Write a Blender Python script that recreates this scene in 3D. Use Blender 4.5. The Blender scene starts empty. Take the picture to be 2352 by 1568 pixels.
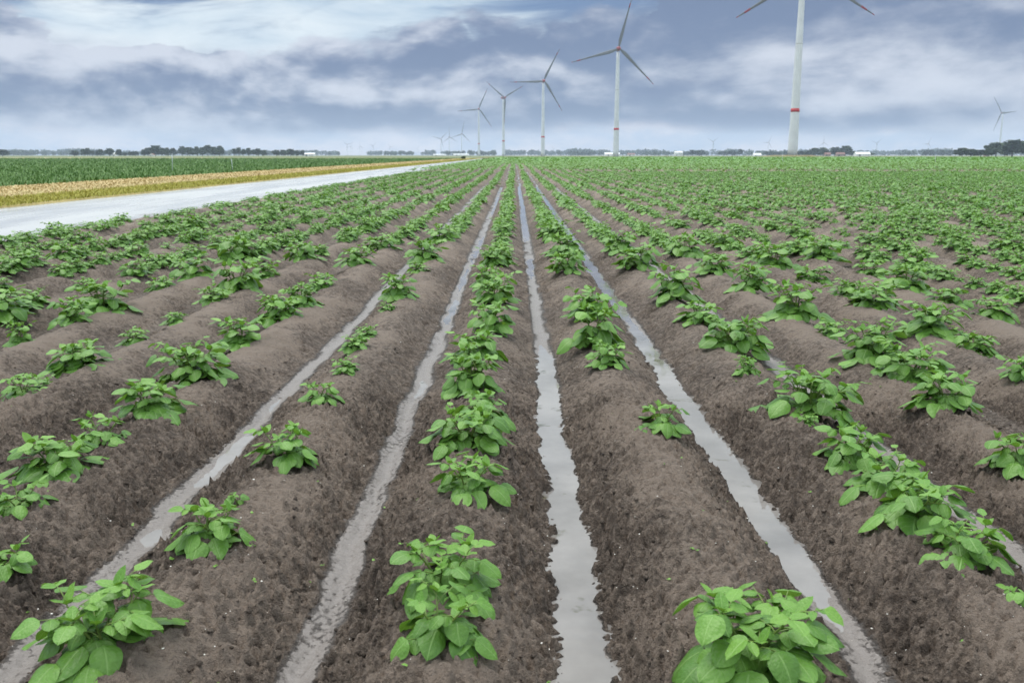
import bpy, math, random
import numpy as np
from mathutils import Matrix, Vector

R = math.radians
scene = bpy.context.scene
COL = scene.collection

# ------------------------------------------------------------------ camera
FPX, PITCH, YAW, EYE = 2091.0, R(11.55), R(0.16), 1.35      # focal length in pixels of a 2352 px wide frame
cam_d = bpy.data.cameras.new('camera')
cam_d.sensor_width = 36.0
cam_d.lens = FPX / 2352.0 * 36.0
cam_d.clip_start, cam_d.clip_end = 0.05, 40000
cam_d.dof.use_dof = True
cam_d.dof.focus_distance = 4.2
cam_d.dof.aperture_fstop = 6.3
cam = bpy.data.objects.new('camera', cam_d)
cam.location = (0, 0, EYE)
cam.rotation_euler = (R(90) - PITCH, 0, YAW)
COL.objects.link(cam)
scene.camera = cam


def at(px, py, z=0.0):
    """ground point of height z seen at a pixel of the 2352 x 1568 picture"""
    a, b = (px - 1176) / FPX, (784 - py) / FPX
    fx, fy, fz = a, math.cos(PITCH) + b * math.sin(PITCH), -math.sin(PITCH) + b * math.cos(PITCH)
    t = (z - EYE) / fz
    x, y = fx * t, fy * t
    return x * math.cos(YAW) - y * math.sin(YAW), x * math.sin(YAW) + y * math.cos(YAW)


def column_x(sx, dist):
    """x of a thing standing on the plain at distance dist and at column sx of the 2500 px photograph"""
    d = dist * math.cos(PITCH)
    return (sx * 0.9408 - 1176) / FPX * d - dist * math.sin(YAW)


# ------------------------------------------------------------------ node helper
class NT:
    def __init__(s, tree):
        s.t = tree
        s.n = tree.nodes
        s.l = tree.links

    def node(s, typ, **kw):
        n = s.n.new(typ)
        for k, v in kw.items():
            setattr(n, k, v)
        return n

    def put(s, sock, v):
        if isinstance(v, bpy.types.NodeSocket):
            s.l.new(v, sock)
        elif isinstance(v, (tuple, list)) and sock.type == 'RGBA' and len(v) == 3:
            sock.default_value = (*v, 1)
        else:
            sock.default_value = v

    def m(s, op, a, b=None, c=None, clamp=False):
        n = s.node('ShaderNodeMath', operation=op, use_clamp=clamp)
        for i, v in enumerate((a, b, c)):
            if v is not None:
                s.put(n.inputs[i], v)
        return n.outputs[0]

    def sstep(s, v, lo, hi, to0=0.0, to1=1.0):
        n = s.node('ShaderNodeMapRange', interpolation_type='SMOOTHSTEP')
        for i, x in enumerate((v, lo, hi, to0, to1)):
            s.put(n.inputs[i], x)
        return n.outputs[0]

    def mix(s, f, a, b, typ='MIX'):
        n = s.node('ShaderNodeMix', data_type='RGBA', blend_type=typ)
        s.put(n.inputs[0], f)
        s.put(n.inputs[6], a)
        s.put(n.inputs[7], b)
        return n.outputs[2]

    def noise(s, vec, scale, detail=4, rough=0.5, dist=0.0, lac=2.0):
        n = s.node('ShaderNodeTexNoise')
        if vec is not None:
            s.put(n.inputs['Vector'], vec)
        n.inputs['Scale'].default_value = scale
        n.inputs['Detail'].default_value = detail
        n.inputs['Roughness'].default_value = rough
        n.inputs['Distortion'].default_value = dist
        n.inputs['Lacunarity'].default_value = lac
        return n.outputs['Fac']

    def attr(s, name):
        return s.node('ShaderNodeAttribute', attribute_name=name).outputs['Fac']


# ------------------------------------------------------------------ world: cloudy sky
SUN_EL, SUN_AZ = R(70), R(-40)          # azimuth clockwise from +Y: high, ahead and to the left
world = bpy.data.worlds.new('World')
scene.world = world
world.use_nodes = True
world.cycles.sampling_method = 'MANUAL'
world.cycles.sample_map_resolution = 512
w = NT(world.node_tree)
w.n.clear()
STR = 0.1
sky = w.node('ShaderNodeTexSky', sky_type='NISHITA', sun_disc=False)
sky.sun_elevation, sky.sun_rotation = SUN_EL, SUN_AZ
tc = w.node('ShaderNodeTexCoord').outputs['Generated']
sep = w.node('ShaderNodeSeparateXYZ')
w.l.new(tc, sep.inputs[0])
dx, dy, dz = sep.outputs
DEG = 57.2958
az = w.m('MULTIPLY', w.m('ARCTAN2', dx, dy), DEG)
el = w.m('MULTIPLY', w.m('ARCSINE', dz), DEG)


def comb(x, y, z):
    n = w.node('ShaderNodeCombineXYZ')
    for i, v in enumerate((x, y, z)):
        w.put(n.inputs[i], v)
    return n.outputs[0]


def svec(kz, off):
    return comb(w.m('ADD', dx, off), w.m('ADD', dy, off * 0.7), w.m('MULTIPLY', dz, kz))


def gauss(a0, e0, sa, se):
    a = w.m('DIVIDE', w.m('SUBTRACT', az, a0), sa)
    e = w.m('DIVIDE', w.m('SUBTRACT', el, e0), se)
    q = w.m('ADD', w.m('MULTIPLY', a, a), w.m('MULTIPLY', e, e))
    return w.m('POWER', 2.71828, w.m('MULTIPLY', q, -1.0))


def lin(r, g, b):
    def f(c):
        c /= 255.0
        return c / 12.92 if c <= 0.04045 else ((c + 0.055) / 1.055) ** 2.4
    return (f(r), f(g), f(b))


def up(c, k=1.0):
    return tuple(v * k / STR for v in c)


SKY_K = 0.56


def up(c, k=1.0):
    return tuple(v * k * SKY_K / STR for v in c)


def billow(kz, off, scale, detail, rough, dist, lift=0.0):
    z = w.m('MULTIPLY', w.m('ADD', dz, lift), kz)
    return w.noise(comb(w.m('ADD', dx, off), w.m('ADD', dy, off * 0.7), z), scale, detail, rough, dist)


def puffs(kz, off, scale, lift=0.0):
    n = w.node('ShaderNodeTexVoronoi', feature='F1', normalize=True)
    wob = w.node('ShaderNodeTexNoise')
    base = comb(w.m('ADD', dx, off), w.m('ADD', dy, off * 0.7), w.m('MULTIPLY', w.m('ADD', dz, lift), kz))
    w.put(wob.inputs['Vector'], base)
    wob.inputs['Scale'].default_value, wob.inputs['Detail'].default_value = scale * 1.3, 3
    v = w.node('ShaderNodeVectorMath', operation='MULTIPLY_ADD')
    w.put(v.inputs[0], wob.outputs['Color'])
    v.inputs[1].default_value = (0.09, 0.09, 0.09)
    w.put(v.inputs[2], base)
    w.put(n.inputs['Vector'], v.outputs[0])
    n.inputs['Scale'].default_value = scale
    n.inputs['Detail'].default_value = 2.0
    n.inputs['Roughness'].default_value = 0.55
    return w.m('SUBTRACT', 1.0, n.outputs['Distance'])


n_veil = billow(5.0, 5.3, 5.0, 6, 0.62, 0.9)
n_streak = billow(4.5, 2.2, 4.0, 6, 0.62, 0.7)
n_big = billow(2.4, 3.1, 4.2, 4, 0.5, 0.2)
n_puff = puffs(1.7, 7.7, 8.5)
n_puff_up = puffs(1.7, 7.7, 8.5, 0.016)
n_tone = billow(2.4, 11.4, 5.0, 6, 0.58, 0.25)
n_tone_up = billow(2.4, 11.4, 5.0, 6, 0.58, 0.25, 0.02)
n_soft = billow(3.2, 15.1, 3.0, 2, 0.5, 0.3)
n_wisp = billow(3.0, 4.4, 13.0, 6, 0.68, 0.2)
relief = w.m('ADD', w.m('MULTIPLY', w.m('SUBTRACT', n_puff, n_puff_up), 2.3), w.m('MULTIPLY', w.m('SUBTRACT', n_tone, n_tone_up), 2.0))
# high layer: clear blue showing through gaps in a pale veil
blue = w.mix(0.6, w.mix(1.0, sky.outputs[0], (0.24, 0.27, 0.34), 'MULTIPLY'), up(lin(80, 116, 166)))
veil = w.mix(w.sstep(n_streak, 0.3, 0.7), up(lin(176, 198, 218)), up(lin(228, 238, 243)))
gap = w.m('ADD', w.m('MULTIPLY', gauss(-32, 8.3, 6.0, 0.9), 1.3), w.m('MULTIPLY', gauss(4, 9.9, 10.0, 1.9), 1.5))
gap = w.m('ADD', gap, w.m('MULTIPLY', gauss(-20.5, 8.7, 5.0, 0.6), 0.8))
gap = w.m('ADD', gap, w.m('MULTIPLY', gauss(33, 10.2, 8, 1.4), 1.2))
gapm = w.sstep(w.m('ADD', w.m('MULTIPLY', gap, 0.62), w.m('MULTIPLY', w.m('SUBTRACT', n_veil, 0.5), 2.0)), 0.12, 0.75)
high = w.mix(w.m('MULTIPLY', gapm, 0.92), veil, blue)
# low cumulus bank: its upper edge rises to the right
edge = w.m('ADD', 8.6, w.m('MULTIPLY', w.m('SINE', w.m('MULTIPLY', w.m('SUBTRACT', az, 9.0), 1 / DEG)), 9.0))
edge = w.m('ADD', edge, w.m('MULTIPLY', gauss(-36, 5, 14, 30), 4.6))
lump = w.m('ADD', w.m('MULTIPLY', w.m('SUBTRACT', n_big, 0.5), 6.0), w.m('MULTIPLY', w.m('SUBTRACT', n_puff, 0.60), 7.0))
lump = w.m('ADD', lump, w.m('MULTIPLY', w.m('SUBTRACT', n_wisp, 0.5), 3.0))
small = w.m('MULTIPLY', gauss(-11.0, 4.8, 1.7, 0.7), 3.2)
field = w.m('ADD', w.m('SUBTRACT', w.m('ADD', edge, lump), el), small)
soft = w.sstep(n_soft, 0.35, 0.65, 0.22, 1.1)
cm = w.m('MAXIMUM', w.sstep(w.m('DIVIDE', field, soft), -0.35, 0.75), w.sstep(w.m('SUBTRACT', edge, el), -1.2, 1.0))
# light inside the bank: pale rims, grey body, darkest at the base; calmer towards the right
calm = w.sstep(az, -8.0, 14.0, 1.0, 0.55)
tone = w.m('MULTIPLY', w.m('ADD', w.m('MULTIPLY', w.m('SUBTRACT', n_tone, 0.5), 1.7), relief), calm)
tone = w.m('ADD', tone, w.m('MULTIPLY', w.m('SUBTRACT', n_wisp, 0.5), 0.8))
tone = w.m('ADD', tone, w.m('MULTIPLY', gauss(-27, 5.4, 6, 1.6), 0.22))
tone = w.m('ADD', tone, w.m('MULTIPLY', gauss(-9.5, 3.6, 3.0, 0.6), 0.50))
tone = w.m('ADD', tone, w.m('MULTIPLY', gauss(-27, 1.9, 7, 0.8), 0.34))
tone = w.m('ADD', tone, w.m('MULTIPLY', gauss(15.5, 5.8, 2.2, 0.7), 0.42))
tone = w.m('ADD', tone, w.m('MULTIPLY', gauss(24, 4.4, 12, 3.0), 0.12))
tone = w.m('SUBTRACT', tone, w.m('MULTIPLY', gauss(-10, 2.5, 15, 1.0), 0.34))
tone = w.m('SUBTRACT', tone, w.m('MULTIPLY', gauss(11, 2.0, 11, 0.8), 0.38))
tone = w.m('SUBTRACT', tone, w.m('MULTIPLY', gauss(9, 9.4, 12, 2.8), 0.55))
tone = w.m('SUBTRACT', tone, w.m('MULTIPLY', small, 0.10))
tone = w.sstep(w.m('ADD', tone, 0.38), -0.02, 0.98)
low = w.mix(tone, up(lin(108, 126, 158)), up(lin(206, 212, 224)))
skyc = w.mix(cm, high, low)
# brighter strip of thin cloud towards the horizon
hor = w.sstep(w.m('ADD', el, w.m('MULTIPLY', w.m('SUBTRACT', n_tone, 0.5), 3.6)), 2.0, 0.7)
skyc = w.mix(w.m('MULTIPLY', hor, 0.88), skyc, w.mix(w.sstep(n_wisp, 0.35, 0.65), up(lin(190, 206, 228)), up(lin(246, 240, 244))))
# thin bright overcast overhead, as the pale water in the furrows mirrors it
skyc = w.mix(1.0, skyc, w.mix(w.sstep(el, 8.0, 30.0), (1, 1, 1), (2.1, 2.05, 1.96)), 'MULTIPLY')
bg = w.node('ShaderNodeBackground')
w.put(bg.inputs[0], skyc)
bg.inputs[1].default_value = STR
wo = w.node('ShaderNodeOutputWorld')
w.l.new(bg.outputs[0], wo.inputs[0])

# ------------------------------------------------------------------ sun (veiled) and exposure
sun_d = bpy.data.lights.new('sun', 'SUN')
sun_d.energy = 1.5
sun_d.angle = R(50)
sun_d.color = (1.0, 0.94, 0.86)
sun = bpy.data.objects.new('sun', sun_d)
sd = Vector((math.sin(SUN_AZ) * math.cos(SUN_EL), math.cos(SUN_AZ) * math.cos(SUN_EL), math.sin(SUN_EL)))
sun.rotation_euler = (-sd).to_track_quat('-Z', 'Y').to_euler()
COL.objects.link(sun)
vs = scene.view_settings
vs.view_transform, vs.look, vs.exposure, vs.gamma = 'Standard', 'None', 0.98, 1.0
vs.use_curve_mapping = False
cy = scene.cycles
cy.use_denoising = True
cy.max_bounces, cy.diffuse_bounces, cy.glossy_bounces, cy.transmission_bounces = 6, 3, 3, 4
cy.volume_bounces, cy.transparent_max_bounces = 0, 8

# ------------------------------------------------------------------ numpy helpers
RNG = np.random.default_rng(11)
_perm = np.random.default_rng(5).permutation(4096)
_g = np.random.default_rng(6).uniform(0, 2 * np.pi, 4096)
_gx, _gy = np.cos(_g), np.sin(_g)


def perlin(x, y):
    x = np.asarray(x, float)
    y = np.asarray(y, float)
    x, y = np.broadcast_arrays(x, y)
    x0, y0 = np.floor(x).astype(np.int64), np.floor(y).astype(np.int64)
    fx, fy = x - x0, y - y0
    u, v = fx * fx * fx * (fx * (fx * 6 - 15) + 10), fy * fy * fy * (fy * (fy * 6 - 15) + 10)

    def g(ix, iy, ax, ay):
        h = _perm[(_perm[ix & 4095] + iy) & 4095]
        return _gx[h] * ax + _gy[h] * ay
    a, b = g(x0, y0, fx, fy), g(x0 + 1, y0, fx - 1, fy)
    c, d = g(x0, y0 + 1, fx, fy - 1), g(x0 + 1, y0 + 1, fx - 1, fy - 1)
    return (a + (b - a) * u + (c - a) * v + (a - b - c + d) * u * v) * 1.5


def sst(a, b, x):
    t = np.clip((x - a) / (b - a), 0, 1)
    return t * t * (3 - 2 * t)


def np_mesh(name, V, F, mat=None, smooth=True, uv=None, attrs=None):
    """V (n,3); F (m,k) with k 3 or 4, or a list of such arrays"""
    Fs = F if isinstance(F, list) else [F]
    Fs = [np.asarray(f, np.int32) for f in Fs if len(f)]
    me = bpy.data.meshes.new(name)
    V = np.asarray(V, np.float32)
    me.vertices.add(len(V))
    me.vertices.foreach_set('co', V.ravel())
    loops = np.concatenate([f.ravel() for f in Fs])
    tot = np.concatenate([np.full(len(f), f.shape[1], np.int32) for f in Fs])
    start = np.concatenate([[0], np.cumsum(tot)[:-1]]).astype(np.int32)
    me.loops.add(len(loops))
    me.loops.foreach_set('vertex_index', loops)
    me.polygons.add(len(tot))
    me.polygons.foreach_set('loop_start', start)
    me.update(calc_edges=True)
    if smooth:
        me.polygons.foreach_set('use_smooth', np.ones(len(tot), bool))
    if uv is not None:
        l = me.uv_layers.new(name='UVMap')
        l.data.foreach_set('uv', np.asarray(uv, np.float32)[loops].ravel())
    for k, a in (attrs or {}).items():
        at_ = me.attributes.new(k, 'FLOAT', 'POINT')
        at_.data.foreach_set('value', np.asarray(a, np.float32))
    if mat:
        me.materials.append(mat)
    me.update()
    return me


def add(name, me, parent=None, loc=None, rotz=0.0, scale=None):
    o = bpy.data.objects.new(name, me)
    COL.objects.link(o)
    if parent is not None:
        o.parent = parent
    if loc is not None:
        o.location = loc
    if rotz:
        o.rotation_euler = (0, 0, rotz)
    if scale is not None:
        o.scale = scale if isinstance(scale, (tuple, list)) else (scale,) * 3
    return o


def tag(o, label=None, cat=None, group=None, kind=None):
    for k, v in (('label', label), ('category', cat), ('group', group), ('kind', kind)):
        if v:
            o[k] = v
    return o


class MB:
    """collects simple shapes into one mesh"""
    def __init__(s):
        s.v, s.f = [], []

    def quad(s, *p):
        i = len(s.v)
        s.v += [tuple(q) for q in p]
        s.f.append(list(range(i, i + len(p))))

    def tube(s, pts, rad, n=8, cap=True):
        pts = [Vector(p) for p in pts]
        i0 = len(s.v)
        for i, p in enumerate(pts):
            d = (pts[min(i + 1, len(pts) - 1)] - pts[max(i - 1, 0)]).normalized()
            a = Vector((1, 0, 0)) if abs(d.x) < 0.8 else Vector((0, 1, 0))
            e1 = d.cross(a).normalized()
            e2 = d.cross(e1)
            r = rad[i] if isinstance(rad, (list, tuple)) else rad
            for k in range(n):
                t = 2 * math.pi * k / n
                s.v.append(tuple(p + e1 * (r * math.cos(t)) + e2 * (r * math.sin(t))))
        for i in range(len(pts) - 1):
            for k in range(n):
                a, b = i0 + i * n + k, i0 + i * n + (k + 1) % n
                s.f.append([a, b, b + n, a + n])
        if cap:
            s.f.append([i0 + k for k in range(n)][::-1])
            s.f.append([i0 + (len(pts) - 1) * n + k for k in range(n)])

    def box(s, x0, x1, y0, y1, z0, z1):
        i = len(s.v)
        s.v += [(x, y, z) for z in (z0, z1) for y in (y0, y1) for x in (x0, x1)]
        for f in ((0, 2, 3, 1), (4, 5, 7, 6), (0, 1, 5, 4), (2, 6, 7, 3), (0, 4, 6, 2), (1, 3, 7, 5)):
            s.f.append([i + k for k in f])

    def mesh(s, name, mat, smooth=False):
        me = bpy.data.meshes.new(name)
        me.from_pydata(s.v, [], s.f)
        if smooth:
            me.shade_smooth()
        me.materials.append(mat)
        return me


# ------------------------------------------------------------------ materials
def new_mat(name):
    m = bpy.data.materials.new(name)
    m.use_nodes = True
    k = NT(m.node_tree)
    b = k.n['Principled BSDF']
    return m, k, b


def obj_pos(k):
    return k.node('ShaderNodeNewGeometry').outputs['Position']


def bump(k, b, h, dist, strength=1.0):
    n = k.node('ShaderNodeBump')
    n.inputs['Strength'].default_value = strength
    n.inputs['Distance'].default_value = dist
    k.put(n.inputs['Height'], h)
    k.l.new(n.outputs[0], b.inputs['Normal'])


def mat_soil():
    m, k, b = new_mat('field_soil')
    p = obj_pos(k)
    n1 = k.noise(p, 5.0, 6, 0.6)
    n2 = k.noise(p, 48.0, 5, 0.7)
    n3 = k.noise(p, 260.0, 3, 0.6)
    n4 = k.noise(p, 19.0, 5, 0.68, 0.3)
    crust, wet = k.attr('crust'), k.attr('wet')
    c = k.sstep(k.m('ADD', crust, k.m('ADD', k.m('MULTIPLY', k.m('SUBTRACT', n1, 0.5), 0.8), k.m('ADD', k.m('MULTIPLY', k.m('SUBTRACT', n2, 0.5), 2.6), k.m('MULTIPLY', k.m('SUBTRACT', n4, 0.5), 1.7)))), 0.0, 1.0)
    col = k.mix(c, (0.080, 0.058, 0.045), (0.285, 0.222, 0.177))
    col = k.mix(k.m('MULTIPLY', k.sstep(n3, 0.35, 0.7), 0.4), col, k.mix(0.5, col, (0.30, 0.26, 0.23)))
    wm = k.sstep(k.m('ADD', wet, k.m('MULTIPLY', k.m('SUBTRACT', n2, 0.5), 1.1)), 0.15, 0.85)
    col = k.mix(wm, col, k.mix(n2, (0.125, 0.105, 0.094), (0.215, 0.187, 0.171)))
    k.put(b.inputs['Base Color'], col)
    rr = k.mix(n2, (0.62, 0.62, 0.62), (0.9, 0.9, 0.9))
    rr = k.mix(wm, rr, k.mix(n3, (0.20, 0.20, 0.20), (0.55, 0.55, 0.55)))
    k.put(b.inputs['Roughness'], rr)
    k.put(b.inputs['Specular IOR Level'], k.sstep(wm, 0.0, 1.0, 0.22, 0.5))
    h = k.m('ADD', k.m('MULTIPLY', n3, 0.5), k.m('ADD', k.m('MULTIPLY', n2, 1.0), k.m('MULTIPLY', k.noise(p, 120.0, 4, 0.7), 0.8)))
    h = k.m('ADD', h, k.m('MULTIPLY', n4, 1.4))
    h = k.m('MULTIPLY', h, k.sstep(wm, 0.0, 1.0, 1.0, 0.15))
    bump(k, b, h, 0.028, 1.0)
    return m


def mat_water(name, c0, c1, rough, ripple, ripple_scale):
    m, k, b = new_mat(name)
    p = obj_pos(k)
    wc = k.mix(k.sstep(k.noise(p, 1.6, 5, 0.6), 0.3, 0.7), c0, c1)
    k.put(b.inputs['Base Color'], k.mix(k.sstep(k.noise(p, 4.5, 4, 0.55), 0.60, 0.68), wc, (0.085, 0.076, 0.052)))  # sparse dark olive patches: ridge reflections painted into the water colour
    b.inputs['Roughness'].default_value = rough
    b.inputs['IOR'].default_value = 1.33
    bump(k, b, k.noise(p, ripple_scale, 3, 0.5), ripple, 0.35)
    return m


def mat_leaf(name, full=True):
    m, k, b = new_mat(name)
    oi = k.node('ShaderNodeObjectInfo')
    rnd = k.m('FRACT', k.m('ADD', oi.outputs['Random'], k.attr('tint')))
    young = k.attr('young')
    old = k.mix(rnd, (0.078, 0.185, 0.026), (0.150, 0.305, 0.050))
    yng = k.mix(rnd, (0.115, 0.265, 0.036), (0.175, 0.335, 0.052))
    col = k.mix(young, old, yng)
    rough = 0.38
    if full:
        uv = k.node('ShaderNodeUVMap').outputs[0]
        s = k.node('ShaderNodeSeparateXYZ')
        k.l.new(uv, s.inputs[0])
        au = k.m('ABSOLUTE', k.m('MULTIPLY', k.m('SUBTRACT', s.outputs[0], 0.5), 2.0))
        v = s.outputs[1]
        mid = k.sstep(au, 0.10, 0.02)
        wn = k.noise(k.node('ShaderNodeTexCoord').outputs['Object'], 4.0, 2, 0.5)
        ph = k.m('ADD', k.m('MULTIPLY', k.m('SUBTRACT', v, k.m('MULTIPLY', au, 0.34)), 5.0), k.m('MULTIPLY', wn, 1.6))
        tri = k.m('ABSOLUTE', k.m('SUBTRACT', k.m('FRACT', ph), 0.5))      # 0.5 at the vein, 0 between
        side = k.m('MULTIPLY', k.sstep(tri, 0.40, 0.5), 0.30)
        vein = k.m('MULTIPLY', k.m('MAXIMUM', mid, side), k.sstep(au, 1.0, 0.7, 0.35, 1.0))
        col = k.mix(k.m('MULTIPLY', vein, 0.5), col, (0.26, 0.42, 0.13))
        pos = k.node('ShaderNodeTexCoord').outputs['Object']
        nz = k.noise(pos, 9.0, 5, 0.6)
        col = k.mix(k.m('MULTIPLY', k.sstep(nz, 0.45, 0.8), 0.35), col, k.mix(0.5, col, (0.03, 0.10, 0.02)))
        vo = k.node('ShaderNodeTexVoronoi', feature='F1')
        k.put(vo.inputs['Vector'], pos)
        vo.inputs['Scale'].default_value = 9.0
        h = k.m('SUBTRACT', k.m('MULTIPLY', k.m('SUBTRACT', 1.0, vo.outputs['Distance']), 0.8), k.m('MAXIMUM', mid, k.m('MULTIPLY', side, 1.5)))
        bump(k, b, h, 0.005, 0.38)
    k.put(b.inputs['Base Color'], col)
    b.inputs['Roughness'].default_value = rough
    b.inputs['Specular IOR Level'].default_value = 0.38
    tr = k.node('ShaderNodeBsdfTranslucent')
    k.put(tr.inputs[0], k.mix(0.6, col, (0.22, 0.42, 0.03)))
    ms = k.node('ShaderNodeMixShader')
    ms.inputs[0].default_value = 0.22
    k.l.new(b.outputs[0], ms.inputs[1])
    k.l.new(tr.outputs[0], ms.inputs[2])
    k.l.new(ms.outputs[0], k.n['Material Output'].inputs[0])
    return m


def mat_plain(name, c0, c1, scale=3.0, rough=0.7, spec=0.4, bumpd=0.0, detail=5, tint=False):
    m, k, b = new_mat(name)
    f = k.noise(obj_pos(k), scale, detail, 0.6)
    if tint:
        f = k.m('FRACT', k.m('ADD', k.attr('tint'), k.m('MULTIPLY', f, 0.3)))
    else:
        f = k.sstep(f, 0.28, 0.72)
    k.put(b.inputs['Base Color'], k.mix(f, c0, c1))
    b.inputs['Roughness'].default_value = rough
    b.inputs['Specular IOR Level'].default_value = spec
    if bumpd:
        bump(k, b, f, bumpd, 0.6)
    return m


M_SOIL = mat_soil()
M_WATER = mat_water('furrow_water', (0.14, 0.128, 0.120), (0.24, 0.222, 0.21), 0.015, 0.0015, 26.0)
M_LEAF = mat_leaf('potato_leaf')
M_LEAF_FAR = mat_leaf('potato_leaf_far', False)
M_STEM = mat_plain('potato_stem', (0.10, 0.17, 0.035), (0.19, 0.26, 0.06), 30, 0.5)
M_GROUND = mat_plain('far_plain', (0.10, 0.13, 0.045), (0.19, 0.19, 0.085), 0.004, 0.9, 0.2)
M_CONC = None
M_VERGE = mat_plain('verge_soil', (0.24, 0.20, 0.075), (0.36, 0.29, 0.13), 1.5, 0.9, 0.2)
M_GREEN_GRASS = mat_plain('yellow_green_grass', (0.25, 0.245, 0.035), (0.42, 0.38, 0.085), 0.6, 0.7, 0.25, tint=True)
M_TAN_GRASS = mat_plain('dry_grass', (0.42, 0.31, 0.14), (0.66, 0.52, 0.29), 0.6, 0.8, 0.2, tint=True)
M_CROP = mat_plain('green_crop', (0.082, 0.168, 0.030), (0.118, 0.212, 0.044), 0.3, 0.5, 0.4, tint=True)
M_CROP_SOIL = mat_plain('green_crop_soil', (0.060, 0.125, 0.028), (0.080, 0.155, 0.036), 0.5, 0.9, 0.2)
M_FARSOIL = mat_plain('far_field_soil', (0.05, 0.10, 0.03), (0.085, 0.135, 0.045), 0.4, 0.9, 0.2)
M_WHITE = mat_plain('tower_white', (0.57, 0.585, 0.62), (0.65, 0.665, 0.70), 0.15, 0.45, 0.4)
M_BLADE = mat_plain('blade_grey', (0.10, 0.108, 0.115), (0.14, 0.149, 0.156), 0.2, 0.4, 0.4)
M_RED = mat_plain('signal_red', (0.42, 0.016, 0.02), (0.50, 0.022, 0.028), 0.3, 0.45, 0.4)
M_DARKRED = mat_plain('blade_red', (0.20, 0.015, 0.02), (0.26, 0.02, 0.026), 0.3, 0.45, 0.4)
M_SEAM = mat_plain('tower_seam', (0.40, 0.41, 0.42), (0.46, 0.47, 0.48), 0.3, 0.5, 0.3)
M_TREE = mat_plain('tree_leaves', (0.020, 0.040, 0.016), (0.058, 0.092, 0.034), 0.12, 0.65, 0.25, tint=True)
M_BARK = mat_plain('bark', (0.06, 0.05, 0.04), (0.13, 0.11, 0.09), 2.0, 0.9, 0.2)
M_GRIT = mat_plain('pale_grit', (0.55, 0.50, 0.44), (0.85, 0.82, 0.76), 40, 0.6)
M_WALLW = mat_plain('white_wall', (0.66, 0.65, 0.63), (0.78, 0.77, 0.75), 0.2, 0.7)
M_WALLP = mat_plain('brick_wall', (0.26, 0.19, 0.16), (0.34, 0.25, 0.21), 0.3, 0.8)
M_ROOFR = mat_plain('red_roof', (0.17, 0.085, 0.07), (0.24, 0.12, 0.10), 0.3, 0.7)
M_ROOFG = mat_plain('pale_roof', (0.62, 0.63, 0.64), (0.74, 0.75, 0.76), 0.2, 0.5)
M_DARK = mat_plain('dark_opening', (0.03, 0.035, 0.04), (0.06, 0.065, 0.07), 0.5, 0.3)

# ------------------------------------------------------------------ the field's shape
ROW0, STEP = -0.18, 0.75                    # ridge centres at ROW0 + k * STEP; k = 0 is just left of the middle furrow
KMIN = -10
LEFT_EDGE = ROW0 + KMIN * STEP - 0.42       # -9.6


def y_of(py):
    return at(1176, py, 0.0)[1]


# floor level of each furrow along its length (picture row, height): below 0 it holds water
FLOOR = {
    -1: [(1700, .010), (1130, .010), (1090, .003), (1050, .009), (930, .006), (905, -.006), (880, -.004), (860, .008), (770, .007), (735, -.008),
         (700, -.010), (680, .002), (650, -.014), (610, .001), (590, -.012), (560, -.012), (520, .0), (490, -.010), (440, -.012), (400, -.010), (372, -.008)],
    0: [(1700, -.026), (1300, -.028), (1000, -.026), (830, -.020), (800, -.006), (780, .004), (700, .005), (650, .004), (630, -.012), (600, -.014), (585, .003),
        (560, .001), (545, -.022), (480, -.022), (400, -.016), (372, -.012)],
    1: [(1700, .006), (1480, .003), (1430, -.002), (1380, -.004), (1330, -.022), (1200, -.032), (1000, -.030), (880, -.024), (800, -.020), (740, -.008), (700, -.022),
        (600, -.020), (500, -.020), (420, -.016), (372, -.010)],
    -2: [(1700, .010), (1300, .008), (1262, .0), (1240, -.009), (1225, -.006), (1205, .007), (1130, .004), (1110, -.004), (1085, -.003), (1050, -.011), (1020, -.010),
         (985, .003), (950, .003), (930, -.004), (900, .005), (700, .005), (650, .004), (400, .01)],
}


def floor_level(k, y):
    if k in FLOOR:
        t = sorted((y_of(p), h) for p, h in FLOOR[k])
        base = np.interp(y, [a for a, _ in t], [b for _, b in t])
        return base + 0.0035 * perlin(y * 3.1 + k * 17.7, np.full_like(y, k * 3.3))
    return (0.006 if k == 2 else 0.020) + 0.010 * perlin(y * 0.9 + k * 9.1, np.full_like(y, k * 5.7))


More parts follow.
